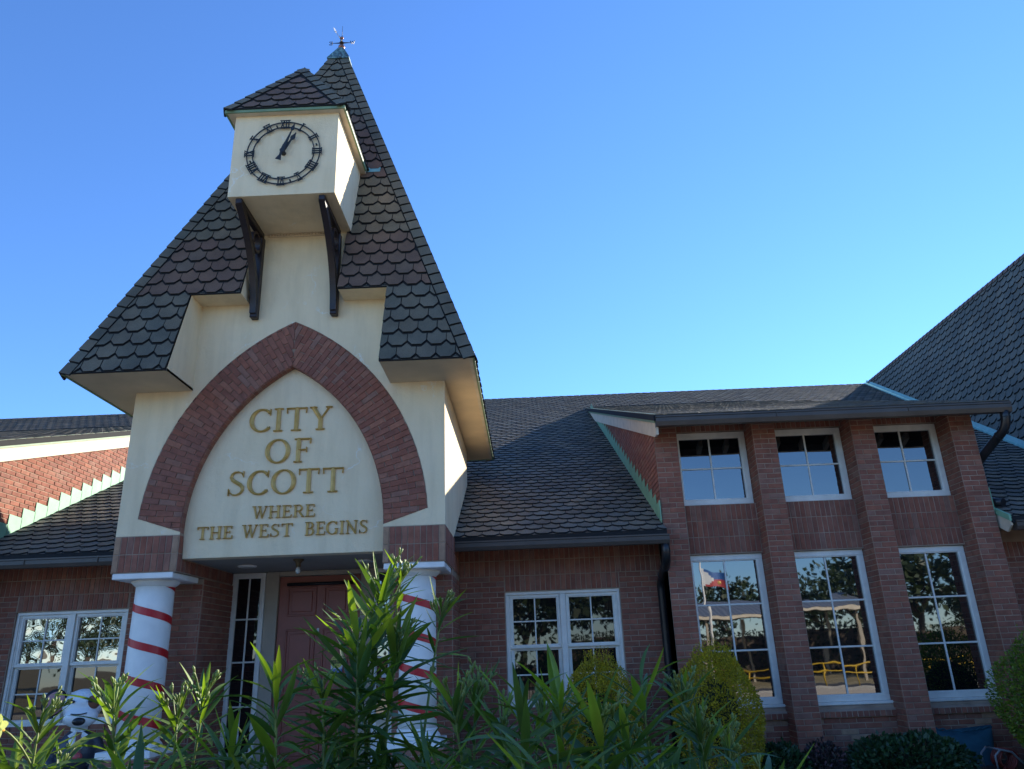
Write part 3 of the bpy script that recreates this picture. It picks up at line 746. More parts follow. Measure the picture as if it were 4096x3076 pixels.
shingles(TS, kroof, (KX0, KY, kz), (0, -1, 0), nl, Vector((dxk, 0, dzk)).normalized(), [[(-(ye - KY), 0), (0, 0), (-dy, lr), (-(yr - KY), lr)]], lambda r, k: 1, 0.262, 0.222)
hip_caps(TS, kroof, A_, KA, nf, nl, 0.2, 0.13, 0); hip_caps(TS, kroof, B_, KA, nf, nr, 0.2, 0.13, 0)
hip_caps(TS, kroof, KA, (KC, yr, KA.z), nr, nl, 0.2, 0.13, 0)
# copper apron where the box roof meets the spire
for s in (-1, 1):
    mb = MB(); x0 = (KX1 if s > 0 else KX0); x1 = x0 + s * 0.20
    za, zb = kz - .02, kz + .10
    q = [(x0 - s * .05, yroof(za) - .028, za), (x1, yroof(za) - .028, za), (x1, yroof(zb) - .022, zb), (x0 - s * .05, yroof(zb) - .022, zb)]
    mb.face(q if s > 0 else q[::-1]); mb.face([(p[0], p[1] + .02, p[2]) for p in (q[::-1] if s > 0 else q)])
    mb.build('roof_flashing', 'valley', tower)
# brackets
for xb in (-3.85, -2.675):
    mb = MB()
    mb.bbox(xb - .052, xb + .052, 9.88, 9.998, 6.40, 7.75, .012); mb.bbox(xb - .045, xb + .045, 8.98, 9.95, 7.74, ZK - .002, .010)
    path = bez((xb, 9.90, 6.46), (xb, 9.86, 7.25), (xb, 9.02, 7.775), 16)
    for a, b in zip(path, path[1:]):
        t = (b - a).normalized(); nn = Vector((0, -t.z, t.y)) * .05
        w = .045
        V = [a + nn + Vector((-w, 0, 0)), a + nn + Vector((w, 0, 0)), a - nn + Vector((w, 0, 0)), a - nn + Vector((-w, 0, 0))]
        V += [p + (b - a) * 1.02 for p in V]
        mb.add(V, [(0, 1, 5, 4), (1, 2, 6, 5), (2, 3, 7, 6), (3, 0, 4, 7), (3, 2, 1, 0), (4, 5, 6, 7)])
    br = mb.build('bracket', 'bracket', tower)
    mb = MB(); n = 28; ro, ri = .165, .125; cy, cz = 9.70, 7.535
    for k in range(n):
        a0, a1 = 2 * math.pi * k / n, 2 * math.pi * (k + 1) / n
        def P_(r, a, x): return (xb + x, cy + r * math.cos(a), cz + r * math.sin(a))
        w = .04
        mb.face([P_(ro, a0, -w), P_(ro, a0, w), P_(ro, a1, w), P_(ro, a1, -w)], 0, True); mb.face([P_(ri, a0, w), P_(ri, a0, -w), P_(ri, a1, -w), P_(ri, a1, w)], 0, True)
        mb.face([P_(ri, a0, w), P_(ri, a1, w), P_(ro, a1, w), P_(ro, a0, w)]); mb.face([P_(ro, a0, -w), P_(ro, a1, -w), P_(ri, a1, -w), P_(ri, a0, -w)])
    mb.build('bracket_ring', 'bracket', br)
TB.finish(tower, ['brick', 'tan']); TS.finish(tower, SHM)

# ---- entrance door, sidelights
YD = 12.03
mb = MB()
mb.box(-4.61, -4.11, YD + .09, YD + .12, .13, 3.0)
for a, b in ((-4.09, -3.885), (-2.60, -2.39)): mb.bbox(a, b, YD - .02, YD + .12, 0.13, 2.998, .006)
mb.bbox(-3.883, -2.602, YD - .02, YD + .12, 2.925, 2.998, .006)
mb.box(-2.12, -1.90, YD - .01, YD + .12, .13, 2.998)
dfr = mb.build('door_frame', 'jamb', tower)
window(tower, -4.625, -4.10, 0.36, 2.995, YD, 2, 4, 0.07, 0.024, 'dim', name='sidelight')
window(tower, -2.385, -1.905, 0.36, 2.995, YD - .03, 2, 4, 0.05, 0.024, 'glass', name='sidelight')
mb = MB(); mb.box(-3.878, -2.606, YD + .03, YD + .085, 0.135, 2.918)
door = mb.build('door', 'door', tower)
for (a, b) in ((-3.745, -3.29), (-3.18, -2.77)):
    for (c, d) in ((2.32, 2.755), (1.18, 2.13), (0.30, 1.02)):
        mb = MB()
        for p, q, r, s in ((a, b, d - .028, d), (a, b, c, c + .028), (a, a + .028, c + .028, d - .028), (b - .028, b, c + .028, d - .028)): mb.bbox(p, q, YD + .012, YD + .0295, r, s, .006)
        mb.bbox(a + .065, b - .065, YD + .016, YD + .0295, c + .065, d - .065, .008); mb.build('panel', 'door', door)
mb = MB(); mb.tube([(-3.75, YD - .015, 2.795), (-2.725, YD - .015, 2.795)], .026, 12); mb.box(-3.70, -3.62, YD - .015, YD + .03, 2.78, 2.81); mb.box(-2.85, -2.77, YD - .015, YD + .03, 2.78, 2.81); mb.build('closer_bar', 'iron', door)
mb = MB(); mb.bbox(-3.262, -3.228, YD + .012, YD + .0295, 2.02, 2.135, .006); mb.build('sensor_plate', 'white', door)
mb = MB(); mb.tube([(-3.80, YD - .03, 1.15), (-3.80, YD - .03, 1.45)], .014, 10); mb.tube([(-3.80, YD + .03, 1.18), (-3.80, YD - .03, 1.18)], .011, 8); mb.tube([(-3.80, YD + .03, 1.42), (-3.80, YD - .03, 1.42)], .011, 8); mb.build('handle', 'iron', door)

# ---- porch ceiling lights
M['lens'] = plain('frosted_lens', (0.55, 0.52, 0.45), 0.5, 0.05)
for x, y, lb in ((-4.085, 11.14, 'flat round ceiling light of the porch beside the left sidelight'), (-2.35, 11.06, 'flat round ceiling light of the porch near the right column')):
    t = thing('ceiling_light', lb, 'light', (x, y, 2.975), 'round porch ceiling lights')
    mb = MB(); mb.lathe(x, y, [(2.999, .135), (2.985, .135), (2.978, .12)], 28); mb.build('trim_ring', 'white', t)
    mb = MB(); mb.lathe(x, y, [(2.978, .105), (2.972, .10), (2.968, .06)], 28); mb.build('lens', 'lens', t)
t = thing('pendant_bulb', 'small brass lamp holder with clear bulb under the porch ceiling', 'lamp', (-3.19, 10.65, 2.78))
mb = MB(); mb.lathe(-3.19, 10.65, [(2.999, .075), (2.985, .075), (2.965, .05), (2.94, .035), (2.90, .034), (2.895, .025)], 20); mb.build('holder', plain('brass_holder', (0.20, 0.13, 0.06), 0.4, 0.2, 10, metal=0.7), t)
mb = MB(); mb.lathe(-3.19, 10.65, [(2.895, .018), (2.87, .03), (2.84, .036), (2.815, .028), (2.80, .010)], 16); mb.build('bulb', plain('bulb_glass', (0.5, 0.5, 0.46), 0.1, 0.03), t)

# ================================================================== STRIPED COLUMNS
def column(cx, cy, r, label):
    t = thing('striped_column', label, 'column', (cx, cy, 0), 'striped porch columns')
    mb = MB(); mb.bbox(cx - .40, cx + .40, cy - .41, cy + .41, 2.742, 2.818, .008); mb.build('abacus', 'white', t)
    mb = MB(); mb.lathe(cx, cy, [(2.7415, r * 1.27), (2.725, r * 1.26), (2.70, r * 1.16), (2.675, r * 1.04), (2.668, r)], 40); mb.build('echinus', 'white', t)
    mb = MB(); mb.lathe(cx, cy, [(2.6675, r * .995), (2.4, r), (1.6, r * 1.02), (.815, r * 1.05)], 48); sh = mb.build('shaft', 'white', t)
    mb = MB(); mb.lathe(cx, cy, [(.814, r * 1.06), (.80, r * 1.10), (.785, r * 1.10), (.77, r * 1.08), (.74, r * 1.2), (.71, r * 1.25), (.685, r * 1.2)], 40); mb.bbox(cx - .34, cx + .34, cy - .34, cy + .34, .60, .684, .008); mb.build('column_base', 'white', t)
    mb = MB(); mb.box(cx - .37, cx + .37, cy - .37, cy + .37, .13, .598); ped = mb.build('pedestal', 'mortar', t)
    PB = Pieces('brick', 'small_bricks')
    bricks(PB, ped, (0, cy - .37, 0), (1, 0, 0), (0, -1, 0), cx - .37, cx + .37, .13, .598, shift=cx - .37)
    bricks(PB, ped, (cx + .37, 0, 0), (0, 1, 0), (1, 0, 0), cy - .37, cy + .37, .13, .598, shift=cy - .37)
    PB.finish(t, ['brick', 'tan'])
    # red band wound down the shaft, one strip for each turn
    zt = 2.345
    for k in range(-1, 5):
        mb = MB(); n = 40
        for i in range(n):
            q = []
            for j, dz in ((i, -.048), (i + 1, -.048), (i + 1, .048), (i, .048)):
                th = -math.pi + 2 * math.pi * j / n; z = zt - .43 * k - .43 * th / (2 * math.pi) + dz
                z = min(max(z, .82), 2.66); rr = r * (1 + .05 * (2.6675 - z) / 1.85) + .0035
                q.append((cx + rr * math.sin(th), cy - rr * math.cos(th), z))
            if abs(q[0][2] - q[3][2]) > 1e-4 or abs(q[1][2] - q[2][2]) > 1e-4: mb.face(q, 0, True)
        if mb.f: mb.build('stripe', 'stripe', sh)
column(-5.045, 10.41, .245, 'white column with red spiral stripe beside the painted animal statue')
column(-1.475, 10.41, .235, 'white column with red spiral stripe behind the tall oleander shoot')

# ================================================================== MAIN ROOF PLANES
SM = 0.5; Y0R, Z0R = 11.20, 3.29
cosm = 1 / math.sqrt(1 + SM * SM); nM = Vector((0, -SM, 1)).normalized(); vM = Vector((0, 1, SM)).normalized()
def zr(y): return Z0R + SM * (y - Y0R)
def mp_(x, y): return (x, (y - Y0R) / cosm)
RIDGE_Y = 24.78; RIDGE_Z = zr(RIDGE_Y)
ST = 2.75; RX, RZ = 12.0, 10.1               # steep hall on the right: ridge line
def xval(y): return RX - (RZ - zr(y)) / ST   # valley between main roof and the steep roof
SS = 0.337; Y0S, Z0S = 10.90, 4.975           # shed roofs over the tall-window bays
def zs_(y): return Z0S + SS * (y - Y0S)
YJ = 22.2                                    # where shed meets main roof
coss = 1 / math.sqrt(1 + SS * SS); nS = Vector((0, -SS, 1)).normalized(); vS = Vector((0, 1, SS)).normalized()
def sp_(x, y): return (x, (y - Y0S) / coss)
def mixrow(r, k): return 3
def roof_deck(parent, name, polys, zf):
    mb = MB()
    for p in polys:
        mb.face([(x, y, zf(y)) for x, y in p]); mb.face([(x, y, zf(y) - .09) for x, y in p][::-1])
        for i in range(len(p)):
            a, b = p[i], p[(i + 1) % len(p)]
            mb.face([(a[0], a[1], zf(a[1]) - .09), (b[0], b[1], zf(b[1]) - .09), (b[0], b[1], zf(b[1])), (a[0], a[1], zf(a[1]))])
    return mb.build(name, 'felt', parent)
def step_flashing(parent, x, s, y0, y1):
    """stepped copper pieces let into the brick cheek at x; s=+1 faces right"""
    y = y0; dy = 2 * BH / SM
    while y < y1:
        top = zr(y + dy) + .20
        xa, xb = x + s * .014, x + s * .020
        mb = MB(); q = [(xa, y, zr(y) + .01), (xa, y + dy + .012, zr(y + dy) + .01), (xa, y + dy + .012, top), (xa, y, top + .012)]
        q2 = [(xb, p[1], p[2]) for p in q]
        f = [(0, 1, 2, 3), (7, 6, 5, 4), (0, 4, 5, 1), (1, 5, 6, 2), (2, 6, 7, 3), (3, 7, 4, 0)]
        mb.add(q2 + q, f if s > 0 else [tuple(reversed(k)) for k in f]); mb.build('step_flashing', 'flash', parent)
        y += dy
def rake(parent, x, s, y0=None):
    """board and metal edge under the shed roof end; s=-1 looks left"""
    ya, yb = Y0S + .05, YJ - .3
    mb = MB(); x0, x1 = sorted((x, x - s * .035))
    def pr(y, d): return zs_(y) - d
    V = []
    for xx in (x0, x1): V += [(xx, ya + .04, pr(ya, .30)), (xx, ya + .20, pr(ya + .2, .36)), (xx, yb, pr(yb, .36)), (xx, yb, pr(yb, .10)), (xx, ya, pr(ya, .10))]
    mb.add(V, [(0, 1, 2, 3, 4), (9, 8, 7, 6, 5)] + [(i, 5 + i, 5 + (i + 1) % 5, (i + 1) % 5) for i in range(5)])
    mb.build('rake_board', 'cream', parent)
    mb = MB(); x0, x1 = sorted((x + s * .02, x - s * .02)); V = []
    for xx in (x0, x1): V += [(xx, ya, pr(ya, .13)), (xx, yb, pr(yb, .13)), (xx, yb, pr(yb, -.012)), (xx, ya, pr(ya, -.012))]
    mb.add(V, [(0, 1, 2, 3), (7, 6, 5, 4)] + [(i, 4 + i, 4 + (i + 1) % 4, (i + 1) % 4) for i in range(4)])
    mb.build('rake_edge', 'green', parent)

# ================================================================== RIGHT WING (low wall between tower and window bays)
YW = 12.0
rw = thing('brick_wing', 'low red brick wing with paired white window and grey shingled roof right of the tower', 'building', (0.5, YW, 0))
RB = Pieces('brick', 'small_bricks'); RS = Pieces('shingle', 'small_shingles')
WX0, WX1, WZ0, WZ1 = -0.36, 1.405, 0.90, 2.556
def wall_with_hole(x0, x1, z0, z1, y, th, hole):
    a, b, c, d = hole; mb = MB()
    for p, q, r, s in ((x0, a, z0, z1), (b, x1, z0, z1), (a, b, z0, c), (a, b, d, z1)): mb.box(p, q, y, y + th, r, s)
    return mb
wall = wall_with_hole(XR + .002, 2.08, 0, 3.4, YW, .25, (WX0, WX1, WZ0, WZ1)).build('wall', 'mortar', rw)
for k, (lo, hi) in enumerate(((WX0, WX1), (XR, 2.08), (XR, 2.08))):
    z = WZ1 + .004 + k * BL; bricks(RB, wall, (0, YW, 0), (1, 0, 0), (0, -1, 0), lo, hi, z, z + BL, True, shift=lo + .005)
bricks(RB, wall, (0, YW, 0), (1, 0, 0), (0, -1, 0), XR, 2.08, 0.05, WZ1 + .004 + BL, False, holes=((WX0 - .005, WX1 + .005, WZ0, 9),), shift=XR)
mb = MB(); mb.box(WX1, 1.41, YW, YW + .1, WZ0, WZ1)
def double_window(parent, x0, x1, z0, z1, y, glass):
    """two sash pairs side by side; lower sashes stand behind the upper ones"""
    m = (x0 + x1) / 2; zm = 1.745; fw = .07
    mb = MB()
    for p, q, r, s in ((x0, x1, z1 - .05, z1), (x0, x1, z0, z0 + .05), (x0, x0 + .045, z0 + .05, z1 - .05), (x1 - .045, x1, z0 + .05, z1 - .05), (m - .045, m + .045, z0 + .05, z1 - .05)):
        mb.bbox(p, q, y, y + .12, r, s, .006)
    mb.box(x0 + .045, x0 + .062, y + .02, y + .11, z0 + .05, z1 - .05); mb.box(x1 - .062, x1 - .045, y + .02, y + .11, z0 + .05, z1 - .05)
    mb.build('window_frame', 'frame', parent)
    for a, b in ((x0 + .062, m - .045), (m + .045, x1 - .062)):
        window(parent, a, b, zm - .02, z1 - .05, y + .025, 2, 2, .042, .022, glass, name='sash', depth=.05)
        window(parent, a, b, z0 + .05, zm + .002, y + .062, 2, 2, .042, .022, 'dim', name='sash', depth=.05)
    mb = MB(); mb.bbox(x0 - .02, x1 + .02, y - .03, y + .06, z0 - .045, z0 + .004, .008); mb.build('sill', 'frame', parent)
double_window(rw, WX0, WX1, WZ0, WZ1, YW + .03, 'dim')
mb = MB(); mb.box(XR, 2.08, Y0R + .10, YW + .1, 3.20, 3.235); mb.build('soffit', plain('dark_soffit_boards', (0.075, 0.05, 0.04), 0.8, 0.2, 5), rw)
pol = [[(XR, Y0R), (2.08, Y0R), (2.08, YB), (XR, YB)], [(-3.2, YB + .02), (2.08, YB + .02), (2.08, YJ), (-3.2, YJ)], [(-3.2, YJ), (xval(YJ), YJ), (xval(RIDGE_Y), RIDGE_Y), (-3.2, RIDGE_Y)], [(7.12, Y0R), (xval(Y0R), Y0R), (xval(YJ), YJ), (7.12, YJ)]]
rdeck = roof_deck(rw, 'roof', pol, zr)
shingles(RS, rdeck, (0, Y0R, Z0R), (1, 0, 0), nM, vM, [[mp_(*p) for p in q] for q in pol], mixrow, t=.017)
hip_caps(RS, rdeck, (-3.2, RIDGE_Y, RIDGE_Z), (12, RIDGE_Y, RIDGE_Z), nM, Vector((0, SM, 1)), .22, .13, 3)
mb = MB()
mb.face([(-3.2, RIDGE_Y, RIDGE_Z), (12, RIDGE_Y, RIDGE_Z), (12, 38, 3.3), (-3.2, 38, 3.3)]); mb.face([(-3.2, RIDGE_Y, RIDGE_Z - .1), (12, RIDGE_Y, RIDGE_Z - .1), (12, 38, 3.2), (-3.2, 38, 3.2)][::-1]); mb.build('rear_roof', 'felt', rw)
gutter(rw, XR + .015, 2.105, Y0R - .03, 3.235)
def spout_rings(parent, pts, r):
    for a in pts:
        p, q = Vector(a[0]), Vector(a[1]); d = (q - p).normalized(); mb = MB(); mb.tube([p, p + d * .012], r, 14); mb.build('spout_collar', 'spout', parent)
def downspout(parent, path, r, collars):
    mb = MB(); mb.tube(path, r, 16); d = mb.build('downspout', 'spout', parent); spout_rings(d, collars, r + .006)
p1 = [(2.045, 11.27, 3.11), (2.045, 11.27, 3.02)] + bez((2.045, 11.27, 2.99), (2.045, 11.29, 2.86), (2.045, 11.46, 2.79), 6) + bez((2.04, 11.72, 2.70), (2.035, 11.88, 2.64), (2.035, 11.90, 2.50), 6) + [(2.035, 11.90, 1.2), (2.035, 11.90, .1)]
downspout(rw, p1, .066, [((2.045, 11.27, 2.99), (2.045, 11.27, 2.98)), ((2.045, 11.46, 2.79), (2.045, 11.5, 2.775)), ((2.04, 11.72, 2.70), (2.04, 11.74, 2.695)), ((2.035, 11.9, 2.50), (2.035, 11.9, 2.49)), ((2.035, 11.9, 1.3), (2.035, 11.9, 1.29))])
for k in range(9):   # crimps of the elbow
    pass
# eave and wall right of the bays
mb = MB(); mb.box(7.06, 11.5, YW, YW + .25, 0, 3.4); w2 = mb.build('wall', 'mortar', rw)
bricks(RB, w2, (0, YW, 0), (1, 0, 0), (0, -1, 0), 7.06, 9.2, 0.05, 2.79, shift=7.06)
bricks(RB, w2, (0, YW, 0), (1, 0, 0), (0, -1, 0), 7.06, 9.2, 2.79, 2.79 + BL, True, shift=7.06)
mb = MB(); mb.box(7.13, 11, Y0R + .10, YW + .1, 3.20, 3.235); mb.build('soffit', 'ceiling', rw)
gutter(rw, 7.17, 10.5, Y0R - .03, 3.235)
mb = MB(); V = []
for xx in (7.105, 7.135): V += [(xx, Y0R + .02, zr(Y0R) - .12), (xx, Y0R + .14, zr(Y0R) - .20), (xx, YW + .05, zr(YW) - .22), (xx, YW + .05, zr(YW) - .08), (xx, Y0R + .02, zr(Y0R) - .05)]
mb.add(V, [(0, 1, 2, 3, 4), (9, 8, 7, 6, 5)] + [(i, 5 + i, 5 + (i + 1) % 5, (i + 1) % 5) for i in range(5)]); mb.build('eave_return', 'cream', rw)
mb = MB(); V = []
for xx in (7.09, 7.13): V += [(xx, Y0R, zr(Y0R) - .06), (xx, YW, zr(YW) - .06), (xx, YW, zr(YW) + .03), (xx, Y0R, zr(Y0R) + .03)]
mb.add(V, [(0, 1, 2, 3), (7, 6, 5, 4)] + [(i, 4 + i, 4 + (i + 1) % 4, (i + 1) % 4) for i in range(4)]); mb.build('eave_edge', 'flash', rw)
RB.finish(rw, ['brick', 'tan']); RS.finish(rw, SHM)

# ================================================================== TALL-WINDOW BAYS
bay = thing('window_bay_hall', 'two-storey brick bays with four pilasters and tall white windows under a shed roof', 'building', (4.6, 11.46, 0))
BB = Pieces('brick', 'small_bricks'); BS = Pieces('shingle', 'small_shingles')
YPI = 11.46; PWD = 0.3525; px = [2.08 + 1.5425 * k for k in range(4)]; YSP = 11.80
PTOP = 5.10
for k, x in enumerate(px):
    mb = MB(); mb.box(x, x + PWD, YPI, 12.12, 0, PTOP); pil = mb.build('pilaster', 'mortar', bay)
    bricks(BB, pil, (0, YPI, 0), (1, 0, 0), (0, -1, 0), x, x + PWD, .03, PTOP - .02, shift=x)
    if k > 0: bricks(BB, pil, (x, 0, 0), (0, -1, 0), (-1, 0, 0), -YSP - .17, -YPI, .03, PTOP - .02, shift=-YPI + .5 * BL)
bricks(BB, pil, (px[3] + PWD, 0, 0), (0, 1, 0), (1, 0, 0), YPI, 12.1, .03, PTOP - .02, shift=YPI)
U0, U1, L0, L1 = 3.745, 4.93, 0.84, 2.985
def bay_tan(k, a, b):
    def f(u, v):
        if v > 0.66: return False
        t = (0.62 - v) / BH          # courses below the sill
        d = (u - a) if k == 1 else (b - u)
        return abs(d - (0.10 + t * BL * .62)) < BL * .40
    return f
for k in range(3):
    a, b = px[k] + PWD, px[k + 1]
    mb = MB(); mb.box(a, b, YSP, 12.12, L1, U0); spn = mb.build('spandrel', 'mortar', bay)
    h3 = (U0 - L1 - .012) / 3
    bricks(BB, spn, (0, YSP, 0), (1, 0, 0), (0, -1, 0), a, b, L1 + .012, U0, True, shift=a, h=h3, l=.0783)
    mb = MB(); mb.box(a, b, YSP, 12.12, U1 + .002, PTOP); hd = mb.build('head', 'mortar', bay)
    bricks(BB, hd, (0, YSP, 0), (1, 0, 0), (0, -1, 0), a, b, U1 + .005, U1 + .165, True, shift=a, h=.16)
    mb = MB(); mb.box(a, b, YSP, 12.12, 0, L0 - .05); ap = mb.build('apron_wall', 'mortar', bay)
    # brick sill: sloped rowlocks, a soldier band and stepped pale bricks below
    mb = MB(); mb.add([(a, YSP - .05, .72), (b, YSP - .05, .72), (b, YSP + .08, .79), (a, YSP + .08, .79), (a, YSP - .05, .64), (b, YSP - .05, .64), (b, YSP, .64), (a, YSP, .64)], [(0, 1, 2, 3), (4, 5, 1, 0), (7, 6, 5, 4)])
    sl = mb.build('brick_sill', 'mortar', bay)
    n_ = 15; wq = (b - a) / n_
    for i in range(n_):
        BB.put(('rl',), (lambda: brick_mb(wq - BJ, .075, 0, .006)), frame4((a + wq * (i + .5), YSP - .05, .68), (1, 0, 0), (0, -1, 0), (0, 0, 1)), sl, Vector((0, -1, 0)), .005)
    bricks(BB, ap, (0, YSP, 0), (1, 0, 0), (0, -1, 0), a, b, .03, .635, shift=a + .03, tan=bay_tan(k, a, b))
    window(bay, a + .012, b - .012, U0 + .005, U1, YSP + .05, 2, 2, .085, .026, 'glass', sill=False)
    window(bay, a + .012, b - .012, L0, L1 - .004, YSP + .05, 2, 3, .085, .026, 'glass', sill=True)
# left cheek above the wing roof
mb = MB(); mb.face([(2.08, YPI, 0), (2.08, YPI, zs_(YPI) - .05), (2.08, YJ, zs_(YJ) - .05), (2.08, YJ, 3.0), (2.08, YW, 0)]); mb.face([(7.05, YPI, 0), (7.05, YW, 0), (7.05, YJ, 3.0), (7.05, YJ, zs_(YJ) - .05), (7.05, YPI, zs_(YPI) - .05)])
chk = mb.build('cheek_wall', 'mortar', bay)
bricks(BB, chk, (2.08, 0, 0), (0, -1, 0), (-1, 0, 0), -21.5, -YPI, 2.6, 8.4, shift=-YPI, keep=lambda u, v: zr(-u) - .02 < v < zs_(-u) - .12)
step_flashing(chk, 2.08, -1, 11.45, 21.0)
mb = MB(); mb.box(2.05, 2.064, 11.43, 11.50, zr(11.46) + .05, zr(11.46) + .36); mb.build('flashing_end', 'flash', chk)
rake(bay, 2.035, -1)
pol = [[(2.0, Y0S), (7.36, Y0S), (7.36, YJ), (2.0, YJ)]]
sdeck = roof_deck(bay, 'shed_roof', pol, zs_)
shingles(BS, sdeck, (0, Y0S, Z0S), (1, 0, 0), nS, vS, [[sp_(*p) for p in q] for q in pol], mixrow, t=.010, flat=True)
gutter(bay, 2.03, 7.36, Y0S - .03, 4.955, .15, .13)
k = 0; x = 2.62
while x < 7.2:
    mb = MB(); V = []
    for xx in (x - .035, x + .035): V += [(xx, Y0S + .12, zs_(Y0S) - .165), (xx, Y0S + .34, zs_(Y0S + .34) - .20), (xx, Y0S + .34, zs_(Y0S + .34) - .095), (xx, Y0S + .12, zs_(Y0S + .12) - .095)]
    mb.add(V, [(0, 1, 2, 3), (7, 6, 5, 4)] + [(i, 4 + i, 4 + (i + 1) % 4, (i + 1) % 4) for i in range(4)]); mb.build('rafter_tail', 'cream', bay); x += .44
p2 = [(7.27, 10.96, 4.83), (7.27, 10.96, 4.76)] + bez((7.27, 10.96, 4.74), (7.27, 10.98, 4.58), (7.22, 11.14, 4.50), 6) + bez((7.14, 11.55, 4.28), (7.12, 11.72, 4.20), (7.12, 11.74, 4.08), 6) + [(7.12, 11.74, 3.75)] + bez((7.12, 11.74, 3.74), (7.12, 11.73, 3.60), (7.18, 11.60, 3.58), 6) + [(7.24, 11.48, 3.545)]
downspout(bay, p2, .066, [((7.27, 10.96, 4.74), (7.27, 10.96, 4.7)), ((7.22, 11.14, 4.5), (7.2, 11.2, 4.47)), ((7.14, 11.55, 4.28), (7.135, 11.6, 4.26)), ((7.12, 11.74, 4.08), (7.12, 11.74, 4.0))])
step_flashing(chk, 7.05, 1, 11.45, 13.0)
BB.finish(bay, ['brick', 'tan']); BS.finish(bay, SHM)

# ================================================================== STEEP-ROOFED HALL ON THE RIGHT
hall = thing('steep_roofed_hall', 'tall hall with steep blue-grey scalloped shingle roof at the right edge', 'building', (12, 17, 0))
HS = Pieces('shingle', 'small_shingles')
YH0 = 8.5
nH = Vector((-ST, 0, 1)).normalized(); vH = Vector((1, 0, ST)).normalized(); lh = math.sqrt(1 + ST * ST) / ST
def hp(y, z): return (-y, (z - 3.3) * lh)
# visible polygon: between ridge, valley and the front end
zv0 = zr(Y0R)
ph = [hp(RIDGE_Y, RIDGE_Z), hp(YH0, 3.3), hp(YH0, RZ), hp(RIDGE_Y, RZ)]
poly = [hp(RIDGE_Y, RZ - .02), hp(Y0R, zv0), hp(YH0, zv0), hp(YH0, RZ)]
mb = MB(); xb = RX - (RZ - 3.3) / ST
mb.face([(xb, YH0, 3.3), (RX, YH0, RZ), (RX, RIDGE_Y + 6, RZ), (xb, RIDGE_Y + 6, 3.3)]); mb.face([(RX, YH0, RZ), (RX + 2.5, YH0, 3.3), (RX + 2.5, RIDGE_Y + 6, 3.3), (RX, RIDGE_Y + 6, RZ)])
mb.face([(xb, YH0, 3.3), (RX + 2.5, YH0, 3.3), (RX, YH0, RZ)]); mb.face([(xb, YH0, 3.3), (xb, RIDGE_Y + 6, 3.3), (RX + 2.5, RIDGE_Y + 6, 3.3), (RX + 2.5, YH0, 3.3)])
hdeck = mb.build('steep_roof', 'felt', hall)
shingles(HS, hdeck, (RX - (RZ - 3.3) / ST, 0, 3.3), (0, -1, 0), nH, vH, [poly], lambda r, k: 4, SW, SE, t=.026)
hip_caps(HS, hdeck, (RX, YH0, RZ), (RX, RIDGE_Y + 1, RZ), nH, Vector((ST, 0, 1)), .22, .13, 1, lift=.03)
mb = MB(); mb.box(xb + .2, RX + 2.3, YH0 + .2, RIDGE_Y + 6, 0, 3.29); mb.build('wall', 'brick', hall)
# copper valley
mb = MB(); va, vb_ = Vector((xval(Y0R), Y0R, zr(Y0R))), Vector((xval(RIDGE_Y), RIDGE_Y, RIDGE_Z))
d = (vb_ - va).normalized()
sa = nM.cross(d).normalized(); sa = sa if sa.x < 0 else -sa; sb = nH.cross(d).normalized(); sb = sb if sb.z > 0 else -sb
up = Vector((0, 0, .035))
for s_, n_, w_ in ((sa, nM, .075), (sb, nH, .14)):
    q = [va + n_ * .03, vb_ + n_ * .03, vb_ + s_ * w_ + n_ * .03, va + s_ * w_ + n_ * .03]; q2 = [p - n_ * .012 for p in q]
    mb.add(q + q2, [(0, 1, 2, 3), (7, 6, 5, 4)] + [(i, 4 + i, 4 + (i + 1) % 4, (i + 1) % 4) for i in range(4)])
mb.tube([va + nM * .03 + nH * .03, vb_ + nM * .03 + nH * .03], .022, 8); mb.build('valley_flashing', 'valley', hall)
HS.finish(hall, SHM)

# ================================================================== LEFT WING
lw = thing('brick_wing', 'low red brick wing with wavy mirrored window panes left of the tower', 'building', (-7, YW, 0))
LB = Pieces('brick', 'small_bricks'); LS = Pieces('shingle', 'small_shingles')
LX = -8.43; VX0, VX1 = -7.95, -6.20
wall = wall_with_hole(LX, XL - .002, 0, 3.4, YW, .25, (VX0, VX1, .88, 2.53)).build('wall', 'mortar', lw)
for k, (lo, hi) in enumerate(((VX0, VX1), (LX, XL), (LX, XL))):
    z = 2.534 + k * BL; bricks(LB, wall, (0, YW, 0), (1, 0, 0), (0, -1, 0), lo, hi, z, z + BL, True, shift=lo + .005)
bricks(LB, wall, (0, YW, 0), (1, 0, 0), (0, -1, 0), LX, XL, 0.05, 2.534 + BL, False, holes=((VX0 - .005, VX1 + .005, .88, 9),), shift=LX)
double_window(lw, VX0, VX1, .88, 2.53, YW + .03, 'film')
mb = MB(); mb.box(LX, XL, Y0R + .10, YW + .1, 3.20, 3.235); mb.build('soffit', M['ceiling'], lw)
pol = [[(LX, Y0R), (XL, Y0R), (XL, YB), (LX, YB)], [(LX, YB), (XL, YB), (-3.2, YB + .02), (-3.2, YJ), (LX, YJ)], [(-22, YJ), (-3.2, YJ), (-3.2, RIDGE_Y), (-22, RIDGE_Y)]]
pol[1] = [(LX, YB), (-3.2, YB), (-3.2, YJ), (LX, YJ)]
ldeck = roof_deck(lw, 'roof', pol, zr)
shingles(LS, ldeck, (0, Y0R, Z0R), (1, 0, 0), nM, vM, [[mp_(*p) for p in q] for q in pol], mixrow, t=.017)
hip_caps(LS, ldeck, (-22, RIDGE_Y, RIDGE_Z), (-3.2, RIDGE_Y, RIDGE_Z), nM, Vector((0, SM, 1)), .22, .13, 3)
